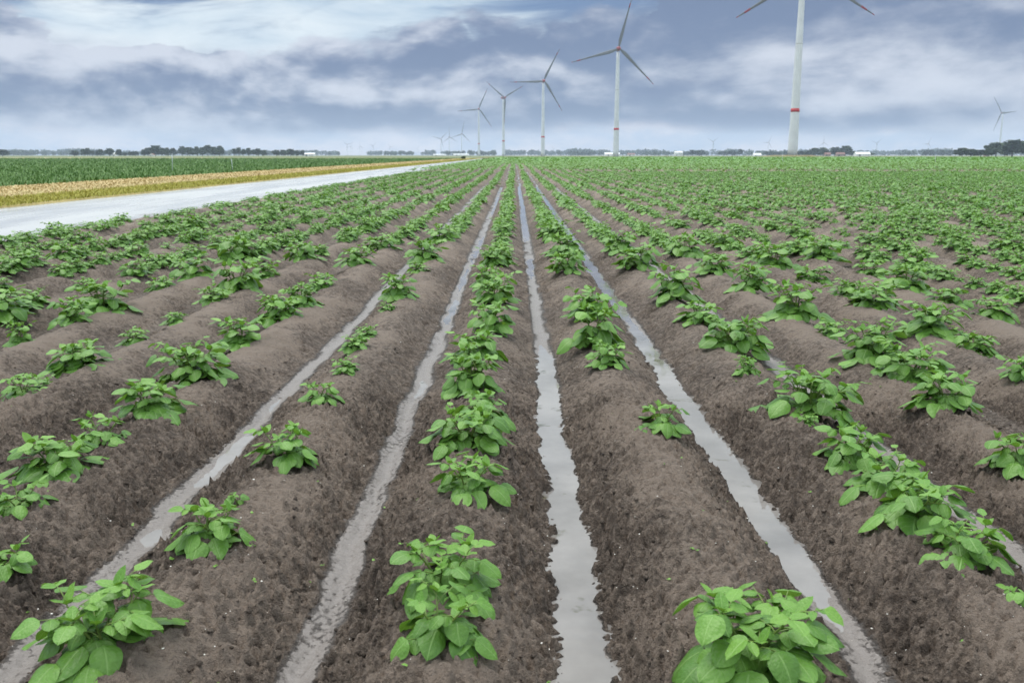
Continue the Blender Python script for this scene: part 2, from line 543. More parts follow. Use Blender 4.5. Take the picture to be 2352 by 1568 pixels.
def soil(x, y, fine=2):
    """height, crust and wetness of the ridged soil"""
    x = np.asarray(x, float)
    y = np.asarray(y, float)
    wob = 0.02 * perlin(y * 0.35 + 3.0, y * 0 + 2.5) * np.clip((y - 1.5) / 3, 0, 1)
    xr = x - wob
    k = np.round((xr - ROW0) / STEP)
    tt = (xr - ROW0 - k * STEP) / (STEP / 2)
    tt = tt + 0.07 * perlin(x * 3.3 + 5, y * 2.2) + 0.035 * perlin(x * 9 + 1, y * 7)
    t = np.abs(tt)
    h = np.where(k <= KMIN, 0.095, 0.150) * (1 + 0.09 * perlin(k * 7.31, y * 0.55) + 0.05 * perlin(k * 3.1 + 9, y * 1.7))
    tc_ = np.clip(t / 0.90, 0, 1)
    s = 1 - (0.48 * np.cos(np.pi / 2 * tc_) + 0.52 * (0.5 + 0.5 * np.cos(np.pi * tc_)))
    fk = np.floor((xr - ROW0) / STEP)
    fl = np.zeros_like(x)
    for q in np.unique(fk):
        mk = fk == q
        fl[mk] = floor_level(int(q), y[mk])
    z = h * (1 - s) + (fl + 0.014 * sst(0, 1, (1 - t) / 0.13)) * sst(0.66, 0.90, t)
    side = np.clip(sst(0.22, 0.55, t) * (1 - sst(0.70, 0.90, t)), 0, 1)
    flat = sst(0.79, 0.90, t)
    n_cr = perlin(x * 2.1 + 40, y * 1.6 + 11)
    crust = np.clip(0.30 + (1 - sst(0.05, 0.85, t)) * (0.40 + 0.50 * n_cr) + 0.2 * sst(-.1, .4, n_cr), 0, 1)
    rough = np.clip(0.75 + 0.35 * side + 0.4 * perlin(x * 4 + 9, y * 4), 0.25, 1.3) * (1 - 0.9 * flat) * (1 - 0.25 * crust)
    if fine:
        b1 = np.abs(perlin(x * 21, y * 19)) - 0.3
        b2 = np.clip(perlin(x * 40 + 7, y * 40 + 3), -0.2, 1) - 0.1
        lum = perlin(x * 12 + 3, y * 11 + 8)
        d = 0.009 * b1 + 0.009 * b2 + 0.008 * lum
        coarse = 0.010 * np.clip(perlin(x * 13 + 50, y * 12) - 0.2, 0, 1) - 0.022 * np.clip(perlin(x * 14 + 80, y * 13 + 30) - 0.2, 0, 1)
        if fine == 1:
            d = d + coarse
        if fine > 1:
            lim = np.where(y < 2.9, 1.95, 3.2)
            w2 = (1 - sst(4.3, 5.0, y)) * (1 - sst(lim - .2, lim, np.abs(x)))
            small = 0.0065 * perlin(x * 70 + 1, y * 66) + 0.030 * np.clip(perlin(x * 30 + 50, y * 28) - 0.22, 0, 1) - 0.040 * np.clip(perlin(x * 38 + 80, y * 35 + 30) - 0.22, 0, 1)
            d = d + small * w2 + coarse * (1 - w2)
        z = z + d * rough * 2.45
    # the field falls away to the track on the left
    e = sst(LEFT_EDGE + 0.55, LEFT_EDGE - 0.05, x)
    z = z * (1 - e) - 0.06 * e
    wet = np.clip(flat * 0.80 + 0.4 * np.clip((0.012 - z) / 0.016, 0, 1) + 0.12 * perlin(x * 6, y * 3), 0, 1)
    wet = np.where((fk >= -2) & (fk <= 2), wet, wet * 0.3) * np.clip((0.08 - z) / 0.04, 0, 1)
    return z, crust, wet


def soil_z(x, y):
    return float(soil(np.array([x]), np.array([y]), 0)[0][0])


def grid_mesh(name, xs, ys, fine, mat, fn=soil):
    X, Y = np.meshgrid(xs, ys)
    z, cr, we = fn(X.ravel(), Y.ravel(), fine)
    V = np.stack([X.ravel(), Y.ravel(), z], 1)
    nx, ny = len(xs), len(ys)
    i = (np.arange(ny - 1)[:, None] * nx + np.arange(nx - 1)[None]).ravel()
    F = np.stack([i, i + 1, i + nx + 1, i + nx], 1)
    return V, F, cr, we


def build_soil():
    Vs, Fs, C, W, o = [], [], [], [], 0

    def zone(x0, x1, dx, ys, fine, drop=0.0, skip=None):
        nonlocal o
        xs = np.linspace(x0, x1, int(round((x1 - x0) / dx)) + 1)
        V, F, c, w_ = grid_mesh('', xs, ys, fine, None)
        V[:, 2] -= drop
        if skip is not None:
            ctr = V[F].mean(1)
            F = F[~((ctr[:, 0] > skip[0]) & (ctr[:, 0] < skip[1]) & (ctr[:, 1] < skip[2]))]
        Vs.append(V)
        Fs.append(F + o)
        C.append(c)
        W.append(w_)
        o += len(V)
    zone(-1.95, 1.95, 0.0062, np.arange(1.4, 2.903, 0.0062), 2)
    zone(-3.2, 3.2, 0.0098, np.arange(2.9, 5.008, 0.0098), 2)
    zone(-6.0, 6.0, 0.03, np.arange(0.6, 5.3, 0.03), 1, 0.002, (-1.85, 1.85, 2.85))
    Fz = Fs[-1]
    allV = np.concatenate(Vs)
    ctr = allV[Fz].mean(1)
    keep = ~((np.abs(ctr[:, 0]) < 3.1) & (ctr[:, 1] > 2.96) & (ctr[:, 1] < 4.94)) & ~((np.abs(ctr[:, 0]) < 1.85) & (ctr[:, 1] > 1.48) & (ctr[:, 1] < 4.9))
    Fs[-1] = Fz[keep]
    zone(LEFT_EDGE - 0.15, 11.0, 0.034, np.arange(4.99, 12.08, 0.04), 1)
    zone(LEFT_EDGE - 0.15, 28.0, 0.075, np.concatenate([np.arange(12.0, 24, 0.12), np.arange(24, 40.5, 0.4)]), 1)
    zone(LEFT_EDGE - 0.15, 115.0, 0.125, np.concatenate([np.arange(40, 70, 1.2), np.arange(70, 152, 3.0)]), 0)
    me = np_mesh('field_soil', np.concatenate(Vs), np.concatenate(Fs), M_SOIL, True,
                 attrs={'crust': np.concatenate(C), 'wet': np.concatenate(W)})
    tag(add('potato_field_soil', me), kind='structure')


build_soil()

# the plain that reaches the horizon, and the potato field beyond the modelled ridges
me = np_mesh('plain', [(-9000, -60, -0.35), (9000, -60, -0.35), (9000, 9000, -0.35), (-9000, 9000, -0.35)], np.array([[0, 1, 2, 3]]), M_GROUND)
tag(add('ground', me), kind='structure')
FIELD_END = 430.0
xs, ys = np.linspace(LEFT_EDGE - 0.1, 420, 60), np.array([151.0, 200, 250, 300, 360, FIELD_END])
X, Y = np.meshgrid(xs, ys)
i = (np.arange(len(ys) - 1)[:, None] * 60 + np.arange(59)[None]).ravel()
me = np_mesh('far_field', np.stack([X.ravel(), Y.ravel(), np.full(X.size, 0.12)], 1), np.stack([i, i + 1, i + 61, i + 60], 1), M_FARSOIL)
tag(add('far_field', me), kind='structure')
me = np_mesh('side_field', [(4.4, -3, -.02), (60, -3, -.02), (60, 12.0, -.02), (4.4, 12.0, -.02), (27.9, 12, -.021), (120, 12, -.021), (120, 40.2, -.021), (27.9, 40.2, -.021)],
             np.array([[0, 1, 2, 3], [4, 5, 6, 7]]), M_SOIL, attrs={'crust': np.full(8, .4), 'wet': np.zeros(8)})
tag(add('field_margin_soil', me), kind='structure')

# ------------------------------------------------------------------ water standing in the furrows
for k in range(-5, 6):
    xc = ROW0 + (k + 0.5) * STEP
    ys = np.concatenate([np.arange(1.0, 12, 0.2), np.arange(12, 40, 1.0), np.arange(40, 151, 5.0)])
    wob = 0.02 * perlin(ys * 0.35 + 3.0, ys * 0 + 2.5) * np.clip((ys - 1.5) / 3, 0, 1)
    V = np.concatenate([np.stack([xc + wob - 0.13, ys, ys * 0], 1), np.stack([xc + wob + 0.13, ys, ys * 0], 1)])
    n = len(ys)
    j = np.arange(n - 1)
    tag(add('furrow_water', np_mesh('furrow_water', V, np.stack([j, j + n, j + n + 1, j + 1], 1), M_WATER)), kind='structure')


# ------------------------------------------------------------------ wet concrete track and the verge left of the field
def mat_concrete():
    m, k, b = new_mat('wet_concrete')
    p = obj_pos(k)
    mp = k.node('ShaderNodeMapping')
    mp.inputs['Scale'].default_value = (1.0, 0.12, 1.0)
    k.l.new(p, mp.inputs[0])
    n = k.noise(mp.outputs[0], 0.9, 6, 0.6)
    k.put(b.inputs['Base Color'], k.mix(k.sstep(n, 0.3, 0.7), (0.33, 0.325, 0.32), (0.40, 0.395, 0.39)))
    sx = k.node('ShaderNodeSeparateXYZ')
    k.l.new(p, sx.inputs[0])
    edge_m = k.sstep(k.m('ADD', sx.outputs[0], k.m('MULTIPLY', k.m('SUBTRACT', k.noise(p, 0.8, 6, 0.65), 0.5), 3.2)), -9.0, -7.9)
    base = b.inputs['Base Color'].links[0].from_socket
    k.put(b.inputs['Base Color'], k.mix(k.m('MULTIPLY', edge_m, 0.8), base, (0.17, 0.135, 0.11)))
    k.put(b.inputs['Roughness'], k.sstep(n, 0.35, 0.65, 0.20, 0.34))
    b.inputs['IOR'].default_value = 1.4
    bump(k, b, k.noise(p, 3.0, 4, 0.6), 0.004, 0.3)
    return m


M_CONC = mat_concrete()


def strip(name, prof, ys, mat, jit=0.0, kind='structure', attrs=None):
    """ribbon along y with a cross-section [(x, z)]"""
    P = np.array(prof, float)
    V = []
    for y in ys:
        q = np.stack([P[:, 0] + jit * perlin(P[:, 0] * 3, np.full(len(P), y * 0.6)), np.full(len(P), y), P[:, 1] + jit * 0.25 * perlin(P[:, 0] * 5 + 3, np.full(len(P), y * 0.9))], 1)
        V.append(q)
    n = len(P)
    i = (np.arange(len(ys) - 1)[:, None] * n + np.arange(n - 1)[None]).ravel()
    me = np_mesh(name, np.concatenate(V), np.stack([i, i + 1, i + n + 1, i + n], 1), mat, True, attrs=attrs)
    return tag(add(name, me), kind=kind)


TY = np.concatenate([np.arange(4, 40, 0.5), np.arange(40, 120, 2.5), np.arange(120, 381, 20)])
strip('farm_track', [(-7.95, -0.035), (-10.6, 0.0), (-13.75, -0.03)], TY, M_CONC)
strip('grass_verge', [(-13.45, -0.10), (-13.62, 0.02), (-14.4, 0.03), (-15.6, 0.03), (-16.3, -0.08), (-16.9, -0.07), (-17.8, 0.04), (-18.9, 0.06), (-21.2, 0.05), (-21.6, -0.12)],
      TY, M_VERGE, 0.12)
V = [(-21.5, 3, .04), (-21.5, 400, .04), (-330, 400, .04), (-330, 3, .04)]
tag(add('green_field', np_mesh('green_field', V, np.array([[0, 1, 2, 3]]), M_CROP_SOIL)), kind='structure')
V = [(-330, 400.2, .02), (-20, 400.2, .02), (-20, 450, .02), (-330, 450, .02)]
tag(add('dry_field_strip', np_mesh('dry_field_strip', V, np.array([[0, 1, 2, 3]]), mat_plain('dry_strip', (0.40, 0.31, 0.17), (0.52, 0.42, 0.26), 0.05, .9))), kind='structure')
V = [(-20, FIELD_END + .2, .10), (430, FIELD_END + .2, .10), (430, 640, -.1), (-20, 640, -.1)]
tag(add('field_edge', np_mesh('field_edge', V, np.array([[0, 1, 2, 3]]), mat_plain('edge_grass', (0.14, 0.15, 0.05), (0.30, 0.24, 0.11), 0.03, .9))), kind='structure')


def blades(name, P, H, W, lean, mat, tint=None):
    """stuff: one bent blade (2 quads) per point"""
    n = len(P)
    a = RNG.uniform(0, 2 * np.pi, n)
    d = np.stack([np.cos(a), np.sin(a)], 1)
    s = np.stack([-d[:, 1], d[:, 0]], 1) * (W / 2)[:, None]
    V = np.zeros((n, 6, 3))
    for j, (t, wf) in enumerate(((0, 1.0), (0.55, 0.85), (1.0, 0.15))):
        c = P.copy()
        c[:, :2] += d * (lean * H * t * t)[:, None]
        c[:, 2] += H * t * (1 - 0.25 * lean * t)
        V[:, 2 * j, :2] = c[:, :2] - s * wf
        V[:, 2 * j + 1, :2] = c[:, :2] + s * wf
        V[:, 2 * j, 2] = V[:, 2 * j + 1, 2] = c[:, 2]
    b = np.arange(n)[:, None] * 6
    F = np.concatenate([b + np.array([[0, 1, 3, 2]]), b + np.array([[2, 3, 5, 4]])])
    t = np.repeat(RNG.uniform(0, 1, n) if tint is None else tint, 6)
    me = np_mesh(name, V.reshape(-1, 3), F, mat, False, attrs={'tint': t})
    return add(name, me)


def log_y(n, a, b, p=1.0):
    u = RNG.uniform(0, 1, n)
    return a * (b / a) ** (u ** p)


n = 45000
y = log_y(n, 12, 330)
x = RNG.uniform(-15.9, -13.5, n) + 0.12 * perlin(y * .6, y * 0)
P = np.stack([x, y, 0.03 + 0 * x], 1)
tag(blades('green_verge_grass', P, RNG.uniform(.05, .13, n) * (1 + y / 300), 0.005 + y * 0.0007, RNG.uniform(.2, .9, n), M_GREEN_GRASS),
    'yellow-green grass growing along the far edge of the track', 'grass', kind='stuff')
n = 50000
y = log_y(n, 12, 330)
x = RNG.uniform(-21.5, -16.9, n)
z = np.interp(x, [-21.2, -18.9, -17.8, -16.9], [.05, .06, .04, -.07])
tag(blades('dry_verge_grass', np.stack([x, y, z], 1), RNG.uniform(.03, .085, n) * (1 + y / 300), 0.006 + y * 0.0008, RNG.uniform(.6, 1.5, n), M_TAN_GRASS),
    'dry straw-coloured mown grass on the low bank beside the green crop', 'grass', kind='stuff')
n = 85000
y = log_y(n, 14, 400, 0.8)
x = -21.5 - RNG.uniform(0, 1, n) ** 1.35 * np.maximum(y * 0.95 - 6, 9)
H = RNG.uniform(.17, .30, n)
tag(blades('green_crop', np.stack([x, y, .03 + 0 * x], 1), H, 0.010 + y * 0.0010, RNG.uniform(.2, .8, n), M_CROP),
    'dark green upright crop filling the field beyond the dry bank', 'crop', kind='stuff')

# ------------------------------------------------------------------ potato plants
def leaf_template(nv, nu, fold=0.16, droop=0.22, curl=0.35, puck=0.0, wid=0.43, seed=0):
    """leaflet along +Y, base at the origin, face up; returns verts, quads, uv"""
    rg = np.random.default_rng(seed)
    v = np.linspace(0, 1, nv + 1)
    u = np.linspace(-1, 1, nu + 1)
    U, Vv = np.meshgrid(u, v)
    wv = wid * np.clip(np.sin(np.pi * v ** 0.78), 0, 1) ** 0.62
    wv[0], wv[-1] = 0.015, 0.006
    bend = 0.05 * rg.uniform(-1, 1)
    X = U * wv[:, None] + bend * np.sin(np.pi * Vv)
    a = np.abs(U) * wv[:, None]
    asym = 1 + 0.5 * rg.uniform(-1, 1) * np.sign(U)
    Z = fold * a * asym - curl * a * a * 2.2 - droop * Vv ** 2 + 0.05 * np.sin(Vv * 7 + rg.uniform(0, 6)) * a * 2
    if puck:
        Z = Z + puck * np.cos((Vv - np.abs(U) * 0.3) * 7 * 2 * np.pi) * -np.abs(U) * (1 - np.abs(U) * .6)
    Yy = Vv - 0.10 * a + 0.02 * np.sin(np.abs(U) * 6)
    V = np.stack([X.ravel(), Yy.ravel(), Z.ravel()], 1)
    i = (np.arange(nv)[:, None] * (nu + 1) + np.arange(nu)[None]).ravel()
    F = np.stack([i, i + 1, i + nu + 2, i + nu + 1], 1)
    return V, F, np.stack([(U.ravel() + 1) / 2, Vv.ravel()], 1)


FULL = [leaf_template(10, 6, f, d, c, 0.0, w_, s) for s, (f, d, c, w_) in enumerate(
    [(.20, .18, .40, .43), (.10, .32, .30, .46), (.28, .10, .55, .40), (.16, .42, .35, .44), (.05, .22, .18, .48), (.34, .26, .70, .41)])]
YOUNG = [leaf_template(6, 4, f, d, c, 0.0, w_, 20 + s) for s, (f, d, c, w_) in enumerate([(.5, .05, .5, .33), (.6, -.1, .6, .30), (.4, .2, .3, .36)])]
MIDL = [leaf_template(3, 2, f, d, c, 0.0, w_, 40 + s) for s, (f, d, c, w_) in enumerate([(.2, .2, .4, .44), (.1, .35, .3, .46), (.3, .1, .5, .4)])]
LOWL = [(np.array([(0, 0, 0), (-.42, .5, -.03), (.42, .5, -.03), (0, 1, -.22)], float), np.array([[0, 2, 3, 1]]), None)]

LEAF_ME, YOUNG_ME = [], []
for V, F, uv in FULL:
    LEAF_ME.append(np_mesh('leaf', V, F, M_LEAF, True, uv, {'young': np.zeros(len(V)), 'tint': np.zeros(len(V))}))
for V, F, uv in YOUNG:
    YOUNG_ME.append(np_mesh('young_leaf', V, F, M_LEAF, True, uv, {'young': np.ones(len(V)) * .85, 'tint': np.zeros(len(V))}))


def leaf_matrix(p, azim, pitch, roll, size):
    d = np.array([math.cos(azim) * math.cos(pitch), math.sin(azim) * math.cos(pitch), math.sin(pitch)])
    r = np.array([math.sin(azim), -math.cos(azim), 0.0])
    n = np.cross(r, d)
    r2 = r * math.cos(roll) + n * math.sin(roll)
    n2 = np.cross(r2, d)
    M = np.eye(4)
    M[:3, 0], M[:3, 1], M[:3, 2], M[:3, 3] = r2 * size, d * size, n2 * size, p
    return M


def gen_plant(rg, W, Hh, drop=None):
    """leaflets as (matrix, young) and stems as groups of (points, radii)"""
    U = rg.uniform
    leaves, stems = [], []
    ns = int(np.clip(round(W / 0.075 + U(-.4, .4)), 1 if W < .12 else 2, 6))
    base_ll = float(np.clip(0.026 + 0.185 * W, 0.03, 0.108))
    ph0 = U(0, 6.28)

    def put(p, a, pit, s, young):
        low = 0.012 if drop is None else drop(p[0] + s * math.cos(a), p[1] + s * math.sin(a))
        if p[2] + s * math.sin(pit) < low:
            pit = math.asin(max(-.95, min(.6, (low - p[2]) / s)))
        leaves.append((leaf_matrix(p, a, pit, U(-.35, .35), s), young))
    for i in range(ns):
        phi = ph0 + 2 * math.pi * i / ns + U(-.45, .45)
        tipr, hz = W * .5 * U(.30, .58), Hh * U(.54, .80)
        c, s_ = math.cos(phi), math.sin(phi)
        b0 = np.array([U(-.02, .02), U(-.02, .02), -0.02])
        b1 = np.array([c * tipr * .45, s_ * tipr * .45, hz * .62])
        b2 = np.array([c * tipr, s_ * tipr, hz])

        def bez(t):
            return b0 * (1 - t) ** 2 + b1 * 2 * t * (1 - t) + b2 * t * t
        st = [([tuple(bez(t)) for t in np.linspace(0, 1, 6)], [.0055 * (.5 + W) * (1 - .55 * t) for t in np.linspace(0, 1, 6)])]
        nn = int(np.clip(round(2.6 + Hh / .07 + U(-.5, .5)), 3, 6))
        for j in range(nn):
            t = .20 + .76 * (j + U(-.15, .15)) / max(nn - 1, 1)
            t = min(max(t, .15), .98)
            p = bez(t)
            a = phi + 2.4 * j + U(-.5, .5)
            inward = math.cos(a - phi)
            L = W * .5 * (.66 - .36 * t) * U(.75, 1.2) * (1 if inward > -.2 else .62)
            e0 = R(12 + 38 * t + U(-12, 12))
            pm = p + np.array([math.cos(a) * L * .55, math.sin(a) * L * .55, L * .55 * math.tan(e0) * .8])
            pe = p + np.array([math.cos(a) * L, math.sin(a) * L, L * (math.sin(e0) - .38 * (1 - t))])
            if pe[2] < .03:
                pe[2] = .03 + .01 * U(0, 1)
            rp = [tuple(p), tuple((p + pm) / 2 + np.array([0, 0, .006])), tuple(pm), tuple(pe)]
            st.append((rp, [.0022, .0019, .0016, .0012]))
            ll = base_ll * (1.10 - .50 * t) * U(.8, 1.18)
            yg = t > .86
            put(pe, a + U(-.2, .2), R((1 - t) * U(-48, -8) + t * U(-25, 18)), ll, yg)
            for sd_ in (-1, 1):
                q = pm + (pe - pm) * U(.1, .45)
                put(q, a + sd_ * R(U(50, 78)), R(U(-30, 8)), ll * U(.58, .78), yg)
            for sd_ in ((-1, 1) if L > .06 else ()):
                if U(0, 1) < .3:
                    continue
                put(p + (pm - p) * U(.6, .8), a + sd_ * R(U(60, 90)), R(U(-20, 12)), ll * U(.42, .62), False)
        for j in range(3):
            put(b2 + np.array([0, 0, .004]), phi + 2.1 * j + U(-.4, .4), R(U(15, 62)), base_ll * U(.38, .58), True)
        for j in range(2 if W > .16 else 1):
            a = phi + U(-1.0, 1.0)
            L = W * .5 * U(.30, .62)
            p = bez(.12)
            pe = np.array([p[0] + math.cos(a) * L, p[1] + math.sin(a) * L, max(.04, Hh * U(.18, .42))])
            st.append(([tuple(p), tuple((p + pe) / 2 + np.array([0, 0, .012])), tuple(pe)], [.0022, .0018, .0013]))
            put(pe, a + U(-.2, .2), R(U(-42, -12)), base_ll * U(.85, 1.15), False)
            if U(0, 1) < .6:
                put((p + pe) / 2 + np.array([0, 0, .012]), a + (1 if U(0, 1) < .5 else -1) * R(U(50, 80)), R(U(-25, 5)), base_ll * U(.5, .7), False)
        stems.append(st)
    return leaves, stems


def stem_mesh(groups, name='stem', n=5):
    b = MB()
    for pts, rad in groups:
        b.tube(pts, list(rad), n if len(pts) > 4 else 3, cap=False)
    return b.mesh(name, M_STEM, True)


def join_leaves(leaves, tmpl, tmpl_young, rg, keep=1.0):
    Vs, Fs, T, Y_, UVs, o = [], [], [], [], [], 0
    for M, yg in leaves:
        if rg.uniform() > keep:
            continue
        V, F, uv = (tmpl_young if yg else tmpl)[rg.integers(len(tmpl_young if yg else tmpl))]
        Vs.append(V @ M[:3, :3].T + M[:3, 3])
        Fs.append(F + o)
        T.append(np.full(len(V), rg.uniform()))
        Y_.append(np.full(len(V), .85 if yg else rg.uniform(0, .25)))
        UVs.append(uv if uv is not None else np.zeros((len(V), 2)))
        o += len(V)
    return np.concatenate(Vs), np.concatenate(Fs), np.concatenate(T), np.concatenate(Y_), np.concatenate(UVs)


# plants read off the photograph: ridge number, column and row of the foot, width and height in pixels
SEEN = [
    # first ridge left of the middle furrow (k = 0)
    (0, 1010, 1505, 240, 150), (0, 1018, 1385, 255, 165), (0, 1075, 1128, 180, 135), (0, 1075, 1045, 190, 95), (0, 1100, 985, 145, 85), (0, 1082, 915, 160, 130),
    (0, 1092, 838, 140, 85), (0, 1128, 772, 120, 80), (0, 1135, 712, 112, 80), (0, 1118, 668, 80, 60), (0, 1140, 622, 90, 55),
    # first ridge right (k = 1)
    (1, 1720, 1590, 385, 290), (1, 1515, 992, 125, 95), (1, 1398, 850, 100, 70), (1, 1362, 812, 145, 125), (1, 1352, 745, 130, 80), (1, 1300, 640, 95, 65), (1, 1296, 598, 100, 60),
    (1, 1275, 560, 90, 50),
    # second ridge right (k = 2)
    (2, 2328, 1378, 66, 52), (2, 2215, 1300, 200, 135), (2, 2105, 1232, 230, 150), (2, 2035, 1150, 190, 130), (2, 1955, 1085, 175, 115), (2, 1858, 980, 52, 34), (2, 1862, 935, 235, 150),
    (2, 1715, 862, 62, 62), (2, 1690, 815, 165, 105), (2, 1605, 755, 110, 65), (2, 1552, 708, 128, 90), (2, 1462, 632, 110, 68), (2, 1425, 592, 95, 55),
    # third ridge right (k = 3)
    (3, 2338, 1088, 160, 130), (3, 2168, 960, 165, 115), (3, 2092, 890, 185, 105), (3, 2005, 850, 165, 125), (3, 1912, 775, 85, 52), (3, 1832, 745, 155, 100), (3, 1728, 680, 118, 78), (3, 1645, 640, 95, 58),
    (3, 1575, 600, 105, 60),
    # fourth ridge right (k = 4)
    (4, 2352, 885, 110, 75), (4, 2250, 815, 110, 75), (4, 2140, 785, 160, 95), (4, 2035, 722, 135, 75), (4, 1968, 694, 100, 62), (4, 1868, 655, 85, 40), (4, 1795, 625, 120, 55),
    # fifth ridge right (k = 5)
    (5, 2325, 738, 115, 55), (5, 2240, 702, 95, 52), (5, 2130, 675, 130, 62), (5, 2050, 640, 90, 40), (5, 1960, 608, 110, 55),
    # second ridge left (k = -1)
    (-1, 240, 1545, 350, 225), (-1, 480, 1282, 195, 125), (-1, 553, 1168, 62, 48), (-1, 652, 1082, 160, 120), (-1, 735, 935, 100, 60), (-1, 795, 862, 68, 32), (-1, 818, 812, 75, 36),
    (-1, 842, 782, 62, 32), (-1, 890, 718, 42, 18), (-1, 918, 696, 92, 65), (-1, 962, 632, 52, 22), (-1, 975, 608, 100, 62), (-1, 1010, 565, 90, 50),
    # third ridge left (k = -2)
    (-2, 10, 1310, 125, 100), (-2, 50, 1190, 135, 95), (-2, 125, 1108, 215, 140), (-2, 235, 1035, 130, 95), (-2, 345, 968, 165, 100), (-2, 440, 888, 190, 110), (-2, 555, 800, 135, 66),
    (-2, 628, 742, 120, 80), (-2, 690, 712, 95, 65), (-2, 735, 668, 82, 42), (-2, 808, 618, 95, 48), (-2, 860, 580, 85, 40),
    # fourth ridge left (k = -3)
    (-3, 42, 915, 110, 68), (-3, 98, 886, 66, 36), (-3, 150, 858, 148, 90), (-3, 295, 787, 78, 28), (-3, 395, 740, 66, 28), (-3, 465, 700, 85, 45), (-3, 520, 682, 125, 90), (-3, 595, 645, 85, 48),
    (-3, 672, 606, 95, 55),
    # fifth ridge left (k = -4)
    (-4, 22, 788, 75, 85), (-4, 95, 750, 110, 75), (-4, 170, 730, 150, 95), (-4, 330, 668, 70, 30), (-4, 385, 648, 110, 62), (-4, 455, 612, 130, 65),
]
SEEN_END = {}
plants = []                                     # (k, x, y, width, height, listed)
for k, px, py, pw, phh in SEEN:
    zt = 0.147
    py = py - (0.0 if (px, py) in ((1075, 1128), (1862, 935)) else .15 * pw)
    x, y = at(px, py, zt)
    x = float(np.clip(x, ROW0 + k * STEP - .13, ROW0 + k * STEP + .13))
    ppm = (py - 357) * .98 / (EYE - zt)
    wm = pw / ppm * 1.04
    va = math.atan2(EYE - zt, y)
    hm = float(np.clip((phh / ppm - .75 * wm * math.sin(va)) / math.cos(va), .44 * wm, .70 * wm)) * 1.1
    plants.append([k, x, y, wm, hm, True])
    SEEN_END[k] = max(SEEN_END.get(k, 0), y + .5 * wm)


def in_view(x, y, z, m=0.0):
    c, s = math.cos(YAW), math.sin(YAW)
    X_, Y_ = x * c + y * s, -x * s + y * c
    d = Y_ * math.cos(PITCH) - (z - EYE) * math.sin(PITCH)
    if d <= 0.1:
        return False
    u, v = FPX * X_ / d, FPX * ((z - EYE) * math.cos(PITCH) + Y_ * math.sin(PITCH)) / d
    return abs(u) < 1176 + m and -784 - m < v < 784 + m


rgp = np.random.default_rng(77)
stuff_near, stuff_mid, stuff_far = [], [], []
for k in range(KMIN, 150):
    x0 = ROW0 + k * STEP
    y = max(SEEN_END.get(k, 0), max(2.2, abs(x0) / 0.66 - 2.6)) + rgp.uniform(0, .15)
    ymax = 68.0
    while y < ymax:
        vig = 0.5 + 0.5 * perlin(np.array(k * 0.83 + 4), np.array(y * 0.42))[()]
        near = y < 14
        gapp = (0.14 if near else 0.06) + (0.24 if vig < .36 else 0)
        if k <= -8:
            gapp += .12
        if rgp.uniform() > gapp:
            w_ = float(np.clip(rgp.normal(.29, .075) * (.60 + .66 * vig), .10, .50))
            if k <= -9:
                w_ *= .88
            h_ = w_ * rgp.uniform(.42, .56)
            plants.append([k, x0 + rgp.normal(0, .025), y, w_, h_, False])
            y += .26 + .10 * rgp.uniform() + .14 * (w_ - .3)
        else:
            y += .3 + rgp.uniform(0, .3)

# the 300 that show largest stand as plants of their own, the rest is one mass
vis = [p for p in plants if p[5] or in_view(p[1], p[2], .25, 40)]
vis.sort(key=lambda p: (not p[5], p[2] / p[3] ** .5))
single = vis[:300]
ids = {id(p) for p in single}
rest = [p for p in plants if id(p) not in ids]
single.sort(key=lambda p: (p[0], p[2]))
ORD = ['first', 'second', 'third', 'fourth', 'fifth', 'sixth', 'seventh', 'eighth', 'ninth', 'tenth', 'eleventh', 'twelfth', 'thirteenth', 'fourteenth', 'fifteenth',
       'sixteenth', 'seventeenth', 'eighteenth', 'nineteenth', 'twentieth']
TENS = {20: 'twenty', 30: 'thirty', 40: 'forty', 50: 'fifty'}


def ordinal(i):
    if i <= 20:
        return ORD[i - 1]
    t, u = i // 10 * 10, i % 10
    return (TENS[t] + '-' + ORD[u - 1]) if u else TENS[t][:-1] + 'ieth'


def ridge_words(k):
    return ('%s ridge left' % ordinal(1 - k)) if k <= 0 else ('%s ridge right' % ordinal(k))


def size_word(w_, h_):
    if w_ < .17:
        return 'tiny'
    if w_ < .26:
        return 'small'
    if h_ / w_ > .62 and w_ > .3:
        return 'tall bushy'
    return 'broad leafy' if w_ > .42 else 'leafy'


